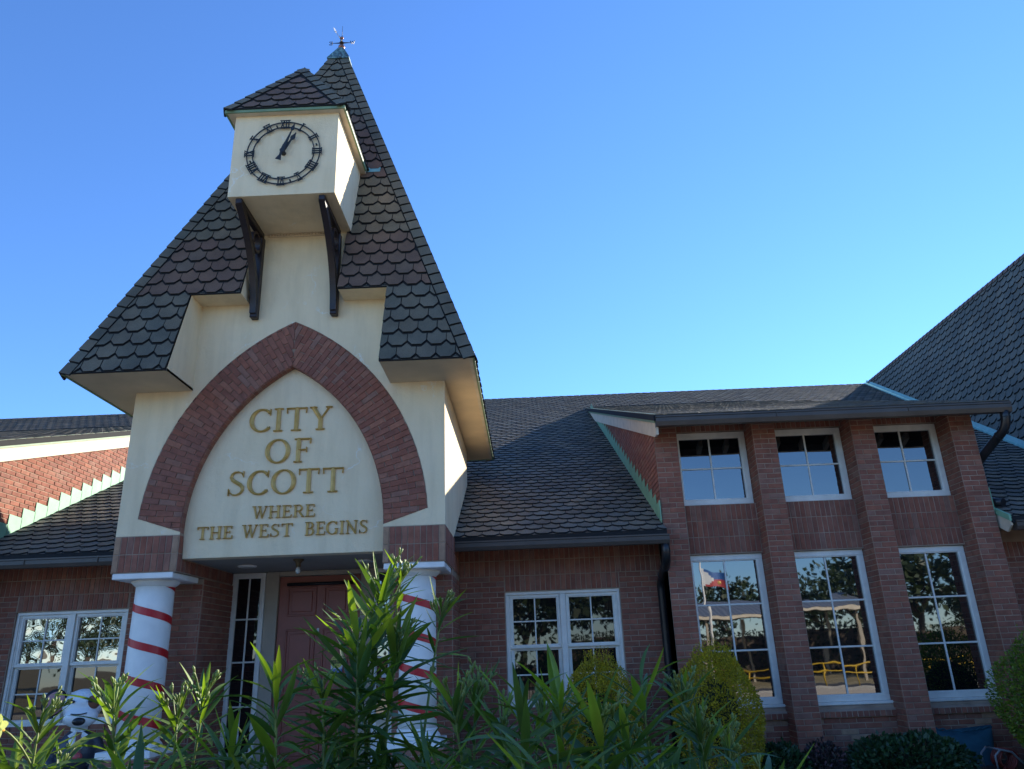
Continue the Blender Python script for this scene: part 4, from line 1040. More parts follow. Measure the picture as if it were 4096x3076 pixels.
mb = MB(); mb.face([(-22, RIDGE_Y, RIDGE_Z), (-3.2, RIDGE_Y, RIDGE_Z), (-3.2, 38, 3.3), (-22, 38, 3.3)]); mb.face([(-22, RIDGE_Y, RIDGE_Z - .1), (-3.2, RIDGE_Y, RIDGE_Z - .1), (-3.2, 38, 3.2), (-22, 38, 3.2)][::-1]); mb.build('rear_roof', 'felt', lw)
gutter(lw, LX - .02, XL - .015, Y0R - .03, 3.235)
# sunlit brick cheek of the left shed roof
mb = MB(); mb.face([(LX, YPI, 0), (LX, YW, 0), (LX, YJ, 3.0), (LX, YJ, zs_(YJ) - .05), (LX, YPI, zs_(YPI) - .05)]); mb.box(-16, LX - .02, YPI + .1, YPI + .3, 0, zs_(YPI) - .1)
lchk = mb.build('cheek_wall', 'mortar', lw)
bricks(LB, lchk, (LX, 0, 0), (0, 1, 0), (1, 0, 0), YPI, 18.5, 2.6, 7.3, shift=YPI, keep=lambda u, v: zr(u) - .02 < v < zs_(u) - .12)
bricks(LB, lchk, (0, YPI + .1, 0), (1, 0, 0), (0, -1, 0), -11.5, LX - .02, .03, zs_(YPI) - .12, shift=-11.5)
step_flashing(lchk, LX, 1, 11.45, 18.4)
rake(lw, LX + .05, 1)
pol = [[(-16, Y0S), (LX + .09, Y0S), (LX + .09, YJ), (-16, YJ)]]
sd2 = roof_deck(lw, 'shed_roof', pol, zs_)
shingles(LS, sd2, (0, Y0S, Z0S), (1, 0, 0), nS, vS, [[sp_(*p) for p in q] for q in pol], mixrow, t=.010, flat=True)
LB.finish(lw, ['brick', 'tan']); LS.finish(lw, SHM)

# ================================================================== CLOCK
def stroke_mb(mb, pts, widths, y0, depth, ridge=0.0, mi=0, closed=False):
    """sweep a flat bar along pts (x,z) on the plane y0, standing out towards the viewer; ridge gives a prismatic face"""
    P = [Vector((p[0], p[1])) for p in pts]; n = len(P)
    if not isinstance(widths, (list, tuple)): widths = [widths] * n
    rows = []
    for i in range(n):
        a = P[(i - 1) % n] if (closed or i > 0) else P[i]; b = P[(i + 1) % n] if (closed or i < n - 1) else P[i]
        t = (b - a).normalized(); nn = Vector((-t.y, t.x)) * widths[i] / 2
        l, r = P[i] + nn, P[i] - nn
        rows.append([(l.x, y0, l.y), (l.x, y0 - depth, l.y), (P[i].x, y0 - depth - ridge, P[i].y), (r.x, y0 - depth, r.y), (r.x, y0, r.y)])
    V = [q for row in rows for q in row]; F = []
    m = n if closed else n - 1
    for i in range(m):
        j = (i + 1) % n
        for k in range(4): F.append((i * 5 + k, i * 5 + k + 1, j * 5 + k + 1, j * 5 + k))
    if not closed: F += [(0, 1, 2, 3, 4)[::-1], tuple((n - 1) * 5 + k for k in range(5))]
    return mb.add(V, F, mi)
CKX, CKZ, CKY = -3.25, 8.52, BY0 - .03
clock = thing('wall_clock', 'black iron skeleton clock with roman numerals and two hands on the stucco box', 'clock', (CKX, BY0, CKZ))
for r in (.527, .442):
    mb = MB(); stroke_mb(mb, [(CKX + r * math.cos(2 * math.pi * i / 72), CKZ + r * math.sin(2 * math.pi * i / 72)) for i in range(72)], .0135, CKY + .012, .014, 0, 0, True); mb.build('ring', 'iron', clock)
NUM = ['XII', 'I', 'II', 'III', 'IIII', 'V', 'VI', 'VII', 'VIII', 'IX', 'X', 'XI']
for i, s in enumerate(NUM):
    a = math.radians(30 * i); ux, uz = math.cos(a), -math.sin(a); vx, vz = math.sin(a), math.cos(a)
    def T(x, z, rr=.487): return (CKX + x * ux + (rr + z) * vx, CKZ + x * uz + (rr + z) * vz)
    wd = {'I': .036, 'V': .070, 'X': .070}; tot = sum(wd[c] for c in s); x = -tot / 2; H = .066
    mb = MB()
    for c in s:
        w = wd[c]; m = x + w / 2
        if c == 'I': stroke_mb(mb, [T(m, -H), T(m, H)], .0125, CKY, .016)
        elif c == 'V': stroke_mb(mb, [T(x + .01, H), T(m, -H)], .0145, CKY, .016); stroke_mb(mb, [T(x + w - .01, H), T(m, -H)], .008, CKY, .015)
        else: stroke_mb(mb, [T(x + .01, H), T(x + w - .01, -H)], .0145, CKY, .016); stroke_mb(mb, [T(x + w - .01, H), T(x + .01, -H)], .008, CKY, .015)
        x += w
    for z in (-H, H): stroke_mb(mb, [T(-tot / 2 - .004, z), T(tot / 2 + .004, z)], .009, CKY + .002, .014)
    mb.build('numeral', 'iron', clock)
def hand(ang, tip, prof, dy):
    a = math.radians(ang); d = Vector((math.sin(a), math.cos(a))); mb = MB()
    pts = [(CKX + d.x * r, CKZ + d.y * r) for r, w in prof]
    stroke_mb(mb, pts, [w for r, w in prof], CKY - dy, .012, .004); return mb
hand(29.5, .35, [(-.02, .05), (.10, .045), (.20, .025), (.225, .026), (.25, .062), (.28, .068), (.32, .028), (.355, .004)], .022).build('hour_hand', 'iron', clock)
hand(18.5, .475, [(-.155, .085), (-.13, .068), (-.08, .030), (-.03, .045), (.0, .06), (.08, .060), (.16, .036), (.34, .016), (.36, .018), (.385, .050), (.41, .052), (.445, .022), (.475, .004)], .040).build('minute_hand', 'iron', clock)
mb = MB(); mb.tube([(CKX, BY0, CKZ), (CKX, CKY - .062, CKZ)], .034, 18); mb.build('hub', 'iron', clock)
for a in range(4):
    x, z = CKX + .485 * math.cos(a * math.pi / 2 + .26), CKZ + .485 * math.sin(a * math.pi / 2 + .26); mb = MB(); mb.tube([(x, BY0, z), (x, CKY, z)], .012, 8); mb.build('standoff', 'iron', clock)

# ================================================================== WEATHERVANE
wz = 13.17; vane = thing('weathervane', 'dark weathervane with letters E and W on the copper spire cap', 'weathervane', (CX, CY, capz + .40))
VM = Matrix.Translation((CX, CY, capz + .40)) @ Matrix.Scale(.52, 4) @ Matrix.Translation((-CX, -CY, -wz + .02))
mb = MB(); mb.ellipsoid((CX, CY, wz + .085), (.125, .125, .115)); mb.lathe(CX, CY, [(wz - .06, .075), (wz, .085), (wz + .02, .06)], 20); mb.build('lower_ball', 'ball', vane, VM)
mb = MB(); mb.tube([(CX, CY, wz + .15), (CX, CY, wz + .62)], [.028, .02], 10); mb.tube([(CX, CY, wz + .60), (CX, CY, wz + 1.14)], [.011, .006], 8); mb.build('rod', 'iron', vane, VM)
mb = MB(); mb.ellipsoid((CX, CY, wz + .55), (.062, .062, .062)); mb.build('upper_ball', 'ball', vane, VM)
za_ = wz + .30
mb = MB(); mb.ellipsoid((CX, CY, za_), (.09, .09, .05)); mb.tube([(CX - .36, CY, za_), (CX - .06, CY, za_), (CX + .06, CY, za_), (CX + .36, CY, za_)], [.009, .026, .026, .009], 8); mb.tube([(CX, CY - .36, za_), (CX, CY - .06, za_), (CX, CY + .06, za_), (CX, CY + .36, za_)], [.009, .026, .026, .009], 8); mb.build('direction_arms', 'iron', vane, VM)
def vane_letter(c, x, flip=1):
    mb = MB()
    S = {'E': [((-.05, -.07), (-.05, .07)), ((-.065, .07), (.06, .07)), ((-.065, -.07), (.06, -.07)), ((-.05, 0), (.03, 0)), ((.06, .07), (.06, .045)), ((.06, -.07), (.06, -.045))],
         'W': [((-.075, .07), (-.035, -.07)), ((-.035, -.07), (0, .07)), ((0, .07), (.035, -.07)), ((.035, -.07), (.075, .07)), ((-.10, .07), (-.05, .07)), ((.05, .07), (.10, .07))]}[c]
    for p, q in S: stroke_mb(mb, [(x + flip * p[0], za_ + p[1]), (x + flip * q[0], za_ + q[1])], .022, CY + .008, .016)
    mb.build('letter', 'iron', vane, VM)
vane_letter('E', CX - .42, -1); vane_letter('W', CX + .42)
mb = MB(); mb.tube([(CX, CY, za_ + .08), (CX - .14, CY - .40, za_ + .18)], .010, 8)
stroke_mb(mb, [(CX - .10, za_ + .16), (CX - .155, za_ + .20)], .02, CY - .4, .01); 
V = [Vector((CX, CY, za_ + .08)).lerp(Vector((CX - .20, CY - .56, za_ + .22)), t) for t in (.62, .70, .80, .90, 1.0)]
wv = [.0, .055, .075, .05, .0]
for i in range(4):
    for dx in (.004, -.004):
        a, b = V[i], V[i + 1]; q = [a + Vector((dx, 0, wv[i])), a + Vector((dx, 0, -wv[i])), b + Vector((dx, 0, -wv[i + 1])), b + Vector((dx, 0, wv[i + 1]))]; mb.face(q if dx > 0 else q[::-1])
mb.build('arrow', plain('silver_arrow', (0.62, 0.60, 0.55), 0.35, 0.1, 20, metal=0.6), vane, VM)

# ================================================================== GOLD LETTERING
def arc(cx, cy, rx, ry, a0, a1, n, thick, thin):
    P = []; W = []
    for i in range(n + 1):
        a = math.radians(a0 + (a1 - a0) * i / n); P.append((cx + rx * math.cos(a), cy + ry * math.sin(a))); W.append(thin + (thick - thin) * abs(math.cos(a)) ** 1.5)
    return P, W
def glyph(c):
    """strokes (points, widths) in a unit-high box and the advance"""
    th, tn, sf = .170, .085, .065; S = []
    def st(p, w): S.append((p, w))
    def stem(x, w=th, z0=0, z1=1, b=.15, top=True, bot=True):
        st([(x, z0), (x, z1)], w)
        if bot: st([(x - b, z0 + sf / 2), (x + b, z0 + sf / 2)], sf)
        if top: st([(x - b, z1 - sf / 2), (x + b, z1 - sf / 2)], sf)
    if c == 'I': stem(.19, b=.17); return S, .38
    if c == 'T':
        stem(.43, top=False, b=.19); st([(.03, .965), (.83, .965)], .07); st([(.035, .99), (.06, .76)], [.03, .05]); st([(.825, .99), (.80, .76)], [.03, .05]); return S, .86
    if c == 'C':
        st(*arc(.46, .5, .40, .465, 42, 318, 30, .178, .075)); st([(.79, .97), (.785, .70)], [.05, .035]); st([(.775, .22), (.79, .16)], [.04, .03]); return S, .84
    if c == 'G':
        st(*arc(.46, .5, .40, .465, 42, 322, 30, .178, .075)); st([(.79, .97), (.785, .70)], [.05, .035]); stem(.79, .14, .06, .46, .13, True, False); return S, .93
    if c == 'O':
        P, W = arc(.47, .5, .405, .47, 0, 360, 40, .178, .07); st(P, W); return S, .94
    if c == 'Y':
        st([(.12, .98), (.43, .46)], th); st([(.76, .98), (.43, .46)], .07); stem(.43, th, 0, .5, .17, False); st([(.0, .972), (.27, .972)], sf); st([(.63, .972), (.88, .972)], sf); return S, .88
    if c == 'F':
        stem(.18, b=.16); st([(.12, .965), (.66, .965)], .07); st([(.18, .52), (.50, .52)], .06); st([(.655, .99), (.635, .77)], [.03, .05]); st([(.50, .62), (.50, .42)], .04); return S, .68
    if c == 'E':
        stem(.18, b=.16); st([(.12, .965), (.66, .965)], .07); st([(.18, .52), (.52, .52)], .06); st([(.12, .035), (.70, .035)], .07); st([(.655, .99), (.635, .77)], [.03, .05]); st([(.52, .62), (.52, .42)], .04); st([(.69, .01), (.715, .25)], [.05, .03]); return S, .74
    if c == 'H':
        stem(.18, b=.16); stem(.74, b=.16); st([(.18, .52), (.74, .52)], .065); return S, .92
    if c == 'W':
        st([(.13, .98), (.36, .02)], .135); st([(.36, .02), (.60, .93)], .065); st([(.53, .98), (.76, .02)], .135); st([(.76, .02), (1.02, .98)], .065); st([(.0, .972), (.26, .972)], sf); st([(.42, .972), (.66, .972)], sf); st([(.92, .972), (1.12, .972)], sf); return S, 1.12
    if c == 'N':
        stem(.17, .075, b=.13, top=False); stem(.80, .075, b=.13, bot=False); st([(.13, .98), (.80, .02)], .145); st([(.02, .972), (.17, .972)], sf); return S, .95
    if c == 'R':
        stem(.18, b=.16); P, W = arc(.42, .735, .22, .235, 90, -90, 16, .145, .06); st([(.18, .968)] + P + [(.18, .498)], [.06] + W + [.06]); st([(.42, .50), (.76, .03)], .14); st([(.66, .028), (.84, .028)], sf); return S, .82
    if c == 'B':
        stem(.18, b=.16); P, W = arc(.40, .745, .19, .225, 90, -90, 14, .14, .055); st([(.18, .968)] + P + [(.18, .52)], [.06] + W + [.06]); P, W = arc(.42, .275, .24, .245, 90, -90, 14, .15, .055); st([(.18, .52)] + P + [(.18, .03)], [.06] + W + [.06]); return S, .76
    if c == 'S':
        P = [(.59, .80), (.53, .915), (.40, .968), (.26, .95), (.155, .87), (.125, .75), (.19, .635), (.34, .54), (.49, .45), (.59, .345), (.60, .22), (.52, .10), (.37, .035), (.22, .05), (.10, .15), (.075, .24)]
        st(P, [.04, .05, .06, .075, .10, .125, .145, .15, .15, .145, .12, .09, .065, .055, .045, .04]); st([(.60, .985), (.605, .74)], [.045, .03]); st([(.06, .015), (.055, .29)], [.045, .03]); return S, .70
LY = YP - .002
sign = thing('gold_lettering', 'raised gold letters spelling CITY OF SCOTT WHERE THE WEST BEGINS under the arch', 'sign', (AX, LY, 3.24))
def word(text, x0, x1, z0, z1):
    H = z1 - z0; G = [glyph(c) for c in text]; gap = .09 if len(text) > 2 else .16
    tot = sum(a for _, a in G) + gap * (len(G) - 1); kx = (x1 - x0) / tot; x = x0
    for (S, adv), c in zip(G, text):
        mb = MB()
        for i, (P, W) in enumerate(S):
            closed = c == 'O'
            pts = [(x + p[0] * kx, z0 + p[1] * H) for p in (P[:-1] if closed else P)]
            ww = [w * H for w in (W if isinstance(W, list) else [W] * len(P))]
            stroke_mb(mb, pts, ww[:len(pts)], LY, .016 + .0012 * i, .012 * (H / .35) + .006, 0, closed)
        mb.build('letter', 'gold', sign); x += (adv + gap) * kx
word('CITY', -3.838, -2.672, 4.712, 5.058); word('OF', -3.582, -2.945, 4.252, 4.602); word('SCOTT', -4.075, -2.468, 3.815, 4.162)
word('WHERE', -3.70, -2.842, 3.492, 3.660)
word('THE', -4.428, -3.942, 3.238, 3.408); word('WEST', -3.818, -3.130, 3.238, 3.412); word('BEGINS', -2.968, -2.118, 3.240, 3.420)

# ================================================================== DOOR STICKER, NOTICE, DROP BOX
def flat_text(txt, size, loc, col, parent, wid=None):
    cu = bpy.data.curves.new('print', 'FONT'); cu.body = txt; cu.size = size; cu.align_x = 'CENTER'; cu.align_y = 'CENTER'; cu.extrude = .0004
    o = bpy.data.objects.new('tmp', cu); COL.objects.link(o); bpy.context.view_layer.update()
    me = bpy.data.meshes.new_from_object(o.evaluated_get(bpy.context.evaluated_depsgraph_get())); COL.objects.unlink(o); bpy.data.objects.remove(o)
    me.materials.clear(); me.materials.append(M[col]); xs = [v.co.x for v in me.vertices]; sc = 1.0
    if wid and xs: sc = wid / (max(xs) - min(xs))
    ob = bpy.data.objects.new('print', me); link(ob, parent, Matrix.Translation(Vector(loc)) @ Matrix.Rotation(math.pi / 2, 4, 'X') @ Matrix.Diagonal((sc, 1, 1, 1)))
M['yellow'] = plain('sticker_yellow', (0.62, 0.55, 0.10), 0.5, 0.03); M['ink'] = plain('black_ink', (0.01, 0.01, 0.01), 0.6, 0.03)
M['blue'] = plain('sticker_blue', (0.03, 0.12, 0.36), 0.5, 0.03); M['paper'] = plain('white_paper', (0.78, 0.78, 0.76), 0.7, 0.03)
yk = YD + .0155
st_ = thing('door_sticker', 'round yellow automatic caution door sticker over a blue and white strip on the door', 'sticker', (-2.935, yk, 1.48))
mb = MB(); mb.box(-3.022, -2.848, yk, yk + .0008, 1.485, 1.62); mb.build('white_backing', 'paper', st_)
mb = MB(); mb.tube([(-2.935, yk - .0002, 1.64), (-2.935, yk - .0022, 1.64)], .094, 36, smooth=False); mb.build('yellow_disc', 'yellow', st_)
mb = MB(); mb.box(-3.022, -2.848, yk - .0040, yk - .0024, 1.612, 1.662); mb.build('black_band', 'ink', st_)
mb = MB(); mb.box(-3.022, -2.848, yk - .0022, yk - .0002, 1.485, 1.538); mb.build('blue_band', 'blue', st_)
flat_text('AUTOMATIC', .026, (-2.935, yk - .0030, 1.685), 'ink', st_, .125); flat_text('CAUTION', .045, (-2.935, yk - .0048, 1.637), 'yellow', st_, .15)
flat_text('DOOR', .030, (-2.935, yk - .0030, 1.585), 'ink', st_, .07); flat_text('ACTIVATE SWITCH', .02, (-2.935, yk - .0030, 1.523), 'paper', st_, .155); flat_text('TO OPERATE', .02, (-2.935, yk - .0030, 1.500), 'paper', st_, .11)
nt = thing('paper_notice', 'white paper notice taped inside the right sidelight glass', 'notice', (-2.17, YD - .0, 1.39))
mb = MB(); mb.box(-2.25, -2.09, YD + .005, YD + .007, 1.39, 1.50); mb.build('sheet', 'paper', nt)
for z in (1.475, 1.455, 1.435): 
    mb = MB(); mb.box(-2.235, -2.11, YD + .0030, YD + .0044, z, z + .006); mb.build('printed_line', 'blue', nt)
bx_ = thing('drop_box', 'white drop box with tan label standing beside the right sidelight', 'box', (-2.15, 11.8, .13))
mb = MB(); mb.bbox(-2.30, -1.99, 11.62, 11.92, .13, .90, .012); mb.build('cabinet', 'white', bx_)
mb = MB(); mb.bbox(-2.24, -2.08, 11.608, 11.619, .74, .85, .004); mb.build('label_plate', 'cream', bx_)
mb = MB(); mb.bbox(-2.26, -2.03, 11.608, 11.619, .64, .67, .004); mb.build('slot', 'iron', bx_)

# ================================================================== PLANTS
def leaf_mb(bend, wid, curl=0.0, mi=0):
    """lance-shaped leaf of length 1 along +X, folded along its midrib and drooping by bend"""
    mb = MB(); n = 7; V = []
    for i in range(n + 1):
        t = i / n; w = wid * (math.sin(math.pi * t ** 0.85) ** 0.8 if 0 < t < 1 else 0.06)
        a = bend * t; x = (math.sin(a) / bend if abs(bend) > 1e-3 else t); z = -(1 - math.cos(a)) / bend if abs(bend) > 1e-3 else 0
        y0 = curl * t * t
        V += [(x, y0 - w, z + w * .45), (x, y0, z), (x, y0 + w, z + w * .45)]
    F = []
    for i in range(n):
        for k in (0, 1): F.append((i * 3 + k, i * 3 + k + 1, (i + 1) * 3 + k + 1, (i + 1) * 3 + k))
    return mb.add(V, F, mi, True)
RL = random.Random(21)
LEAVES = [leaf_mb(b, w, c).mesh('leaf', 'leaf') for b, w, c in ((.35, .052, .05), (.6, .048, -.08), (.15, .055, .04), (.95, .050, .10), (-.2, .048, -.05), (.5, .058, 0))]
YOUNG = [leaf_mb(b, w, c).mesh('leaf', 'young') for b, w, c in ((.15, .055, .02), (-.15, .06, -.03), (.3, .05, .03))]
def orient(p, d, roll, sc, sw=1.0):
    d = d.normalized(); a = Vector((0, 0, 1)) if abs(d.z) < .95 else Vector((1, 0, 0)); y = a.cross(d).normalized(); z = d.cross(y)
    y, z = y * math.cos(roll) + z * math.sin(roll), z * math.cos(roll) - y * math.sin(roll)
    return Matrix(((d.x * sc, y.x * sc * sw, z.x * sc, p.x), (d.y * sc, y.y * sc * sw, z.y * sc, p.y), (d.z * sc, y.z * sc * sw, z.z * sc, p.z), (0, 0, 0, 1)))
def shoot(t, base, tip, nw, ll, panicle=0, span=.5, lean=None, young=0.25, r0=.0085):
    base, tip = Vector(base), Vector(tip); mid = base.lerp(tip, .72) + Vector((RL.uniform(-.09, .09), RL.uniform(-.08, .08), .02))
    path = bez(base, mid, tip, 14); L = (tip - base).length
    mb = MB(); mb.tube(path, [r0 * (1 - .62 * i / 14) for i in range(15)], 7); mb.build('stem', 'stem', t)
    def at(s):
        s = max(0, min(.9999, s)) * 14; i = int(s); return path[i].lerp(path[i + 1], s - i), (path[i + 1] - path[i]).normalized()
    ph = RL.uniform(0, 6)
    nw = int(nw * 1.12)
    for k in range(nw):
        f = k / max(1, nw - 1); p, d = at(1 - (span * (1 - f) / L))
        a = Vector((0, 0, 1)) if abs(d.z) < .9 else Vector((1, 0, 0)); x = d.cross(a).normalized(); y = d.cross(x)
        ph += 1.05 + RL.uniform(-.25, .25)
        for j in range(3):
            th = ph + j * 2.094 + RL.uniform(-.3, .3); el = math.radians(84 - 50 * f + RL.uniform(-16, 16))
            dd = d * math.cos(el) + (x * math.cos(th) + y * math.sin(th)) * math.sin(el)
            sc = ll * 1.5 * (1.0 - .30 * f ** 3) * RL.uniform(.7, 1.2)
            yg = RL.random() < young * (0.3 + f)
            o = bpy.data.objects.new('leaf', RL.choice(YOUNG if yg else LEAVES)); link(o, t, orient(p, dd, RL.uniform(-.5, .5), sc, RL.uniform(.85, 1.2)))
    if panicle:
        p0, d0 = path[-1], (path[-1] - path[-2]).normalized()
        mb = MB()
        for k in range(panicle):
            a = Vector((RL.uniform(-1, 1), RL.uniform(-1, 1), RL.uniform(-.2, .6))); d = (d0 + a * .75).normalized(); ln = RL.uniform(.05, .12)
            s0 = p0 - d0 * RL.uniform(0, .05); q = s0 + d * ln; m = s0.lerp(q, .5) + Vector((0, 0, .008))
            mb.tube(bez(s0, m, q, 5), [.0028, .0027, .0025, .0023, .0021, .002], 5)
            for b in range(RL.randint(3, 5)):
                bd = (d + Vector((RL.uniform(-1, 1), RL.uniform(-1, 1), RL.uniform(-.3, .7))) * .6).normalized(); s = s0.lerp(q, RL.uniform(.6, 1)); e = s + bd * RL.uniform(.018, .034)
                mb.tube([s, s.lerp(e, .45), s.lerp(e, .75), e], [.0016, .0028, .0044, .0012], 5)
        mb.build('bud_cluster', 'bud', t)
def oleander(label, base, shoots, fills):
    shoots = [((p[0], p[1], p[2] - (.085 if nw < 17 else .06)), nw - 1, ll, pan, span) for p, nw, ll, pan, span in shoots]
    t = thing('oleander_bush', label, 'bush', (base[0], base[1], 0), 'oleander bushes in the foreground')
    bx, by = base[0], base[1]
    for tip, nw, ll, pan, span in shoots:
        b = (bx + (tip[0] - bx) * .35, by + (tip[1] - by) * .3, 0.02); shoot(t, b, tip, nw, ll, pan, span)
    for k in range(fills[0]):
        tip = (RL.uniform(fills[1], fills[2]), by + RL.uniform(-.28, .55), RL.uniform(1.20, 1.33))
        if k % 2: tip = (tip[0], by + RL.uniform(-.45, -.1), RL.uniform(1.20, 1.28))
        shoot(t, (tip[0] + RL.uniform(-.28, .28), by + RL.uniform(-.1, .3), .02), tip, RL.randint(7, 9), RL.uniform(.12, .16), RL.choice((0, 0, 4)), .30, None, .12)
    return t
oleander('oleander bush at the left edge with a pale yellow flower', (-1.25, 2.3), [((-1.43, 2.35, 1.55), 9, .12, 7, .33), ((-1.17, 2.25, 1.60), 13, .13, 5, .42), ((-1.03, 2.35, 1.55), 11, .12, 6, .36), ((-1.04, 2.55, 1.59), 10, .12, 8, .36), ((-1.52, 2.4, 1.42), 9, .14, 0, .3), ((-1.62, 2.3, 1.46), 9, .13, 3, .3)], (7, -1.70, -.85))
oleander('oleander bush with upright leaf tuft before the left sidelight', (-.72, 2.3), [((-.70, 2.2, 1.63), 13, .135, 0, .42), ((-.64, 2.45, 1.61), 11, .12, 8, .4), ((-.84, 2.3, 1.47), 10, .14, 0, .36)], (5, -.98, -.50))
oleander('tall oleander shoot rising before the door and right column', (-.60, 2.7), [((-.50, 2.62, 1.88), 18, .165, 3, .66), ((-.45, 2.72, 1.97), 6, .10, 12, .25), ((-.32, 2.88, 1.85), 7, .12, 11, .30), ((-.56, 2.66, 1.60), 12, .155, 0, .45), ((-.545, 2.5, 1.77), 15, .17, 0, .52), ((-.43, 2.6, 1.74), 13, .165, 6, .48)], (5, -.70, -.30))
oleander('oleander bush with many bud stalks under the paired window', (-.15, 2.35), [((-.17, 2.42, 1.58), 12, .12, 12, .40), ((-.22, 2.25, 1.56), 11, .12, 8, .40), ((-.09, 2.3, 1.50), 11, .12, 5, .36), ((.03, 2.5, 1.51), 10, .12, 12, .36)], (7, -.36, .08))
oleander('broad-leaved oleander bush in front of the left golden shrub', (.12, 2.1), [((.07, 2.1, 1.57), 10, .16, 0, .40), ((-.02, 2.1, 1.56), 10, .155, 0, .38), ((.17, 2.1, 1.52), 10, .155, 6, .36), ((.24, 2.15, 1.46), 9, .15, 4, .34)], (6, .0, .36))
oleander('oleander bush with splayed bud stalks before the right golden shrub', (.40, 2.4), [((.31, 2.3, 1.60), 10, .13, 0, .40), ((.46, 2.5, 1.55), 9, .12, 12, .34), ((.46, 2.32, 1.46), 10, .13, 12, .36), ((.58, 2.5, 1.40), 8, .12, 12, .34)], (8, .24, .58))
fl = thing('oleander_flower', 'single pale yellow oleander flower near the left edge', 'flower', (-1.40, 2.12, 1.47))
fc = Vector((-1.40, 2.12, 1.475)); fd = Vector((.05, -1, .25)).normalized(); fx = Vector((1, 0, 0)); fy = fd.cross(fx).normalized()
PET = MB(); n = 6; V = []
for i in range(n + 1):
    t = i / n; w = .34 * math.sin(math.pi * min(1, t * .92 + .04)) ** .7; V += [(t, -w, .10 * t + w * .15), (t, 0, .10 * t), (t, w, .10 * t + w * .25)]
PET.add(V, [(i * 3 + k, i * 3 + k + 1, i * 3 + k + 4, i * 3 + k + 3) for i in range(n) for k in (0, 1)], 0, True); pm = PET.mesh('petal', 'petal')
for k in range(5):
    a = k * 2 * math.pi / 5 + .3; d = fx * math.cos(a) + fy * math.sin(a) + fd * .15
    m4 = orient(fc, d, 0, .034); zz_ = fd; d = d.normalized(); yy = zz_.cross(d).normalized(); zz_ = d.cross(yy)
    m4 = Matrix(((d.x * .034, yy.x * .034, zz_.x * .034, fc.x), (d.y * .034, yy.y * .034, zz_.y * .034, fc.y), (d.z * .034, yy.z * .034, zz_.z * .034, fc.z), (0, 0, 0, 1)))
    o = bpy.data.objects.new('petal', pm); link(o, fl, m4)
mb = MB(); mb.tube([fc - fd * .03, fc, fc + fd * .006], [.004, .007, .004], 8); mb.build('throat', plain('orange_throat', (0.55, 0.30, 0.05), .6), fl)
mb = MB(); mb.tube(bez(fc - fd * .03, (-1.38, 2.2, 1.44), (-1.36, 2.28, 1.32), 6), .0028, 6); mb.build('flower_stalk', 'stem', fl)

def leafy(verts, faces, rng, p, nrm, size, asp=.55):
    """one small leaf: a folded diamond"""
    d = Vector((rng.uniform(-1, 1), rng.uniform(-1, 1), rng.uniform(-.5, 1))); d = (d + nrm * .9).normalized()
    s = d.cross(Vector((rng.uniform(-1, 1), rng.uniform(-1, 1), rng.uniform(-1, 1)))).normalized()
    b = len(verts); q = p + d * size
    verts += [tuple(p), tuple(p.lerp(q, .5) + s * size * asp * .5), tuple(q), tuple(p.lerp(q, .5) - s * size * asp * .5)]
    faces.append((b, b + 1, b + 2, b + 3))
def shrub(name, label, c, r, mat, n, size, group=None, seed=1, egg=.25, tufts=0, stemmat='bark'):
    rng = random.Random(seed); t = thing(name, label, 'shrub', (c[0], c[1], 0), group); V = []; F = []
    lumps = [(rng.uniform(0, 6.3), rng.uniform(.2, 2.6), rng.uniform(2, 5), rng.uniform(0, 6)) for _ in range(5)]
    def rad(th, ph): return 1 + sum(.055 * math.sin(k * ph + o) * math.sin(k2 * 2 * th + o) for o, k2, k, _ in lumps)
    for i in range(n):
        z = rng.uniform(-.85, 1); ph = rng.uniform(0, 2 * math.pi); th = math.acos(z); s = math.sin(th)
        nr = Vector((s * math.cos(ph), s * math.sin(ph), z)); k = rad(th, ph) * (1 - abs(rng.gauss(0, .07)) if i % 5 < 3 else rng.uniform(.50, .95))
        tap = 1 - egg * z
        p = Vector((c[0] + nr.x * r[0] * k * tap, c[1] + nr.y * r[1] * k * tap, c[2] + nr.z * r[2] * k))
        leafy(V, F, rng, p, nr, size * rng.uniform(.7, 1.3))
    for i in range(tufts):   # unclipped sprigs on top
        ph = rng.uniform(0, 6.28); rr = rng.uniform(0, .55); x, y = c[0] + r[0] * rr * math.cos(ph), c[1] + r[1] * rr * math.sin(ph); z0 = c[2] + r[2] * math.sqrt(1 - rr * rr) * .97
        hh = rng.uniform(.06, .20); dx, dy = rng.uniform(-.05, .05), rng.uniform(-.05, .05)
        for k in range(int(hh / .010)):
            f = k / (hh / .010); leafy(V, F, rng, Vector((x + dx * f, y + dy * f, z0 + hh * f)), Vector((rng.uniform(-1, 1), rng.uniform(-1, 1), .6)), size * (.95 - .4 * f))
    mb = MB(); mb.v = V; mb.f = F; mb.m = [0] * len(F); mb.sm = [False] * len(F); mb.build('crown', mat, t, None, kind='stuff')
    for k in range(4):
        a = k * 1.57 + .4; mb = MB(); mb.tube([(c[0], c[1], 0), (c[0] + .25 * r[0] * math.cos(a), c[1] + .25 * r[1] * math.sin(a), c[2] * .6), (c[0] + .5 * r[0] * math.cos(a), c[1] + .5 * r[1] * math.sin(a), c[2] + r[2] * .4)], [.022, .016, .008], 7); mb.build('branch', stemmat, t)
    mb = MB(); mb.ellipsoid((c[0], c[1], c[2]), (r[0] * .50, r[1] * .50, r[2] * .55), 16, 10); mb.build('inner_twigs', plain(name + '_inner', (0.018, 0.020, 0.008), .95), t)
    return t
shrub('golden_shrub', 'clipped golden-green shrub in front of the paired window', (.90, 10.72, .76), (.50, .46, .80), 'gold_shrub', 17000, .031, 'clipped shrubs along the wall', 3, .04, 26)
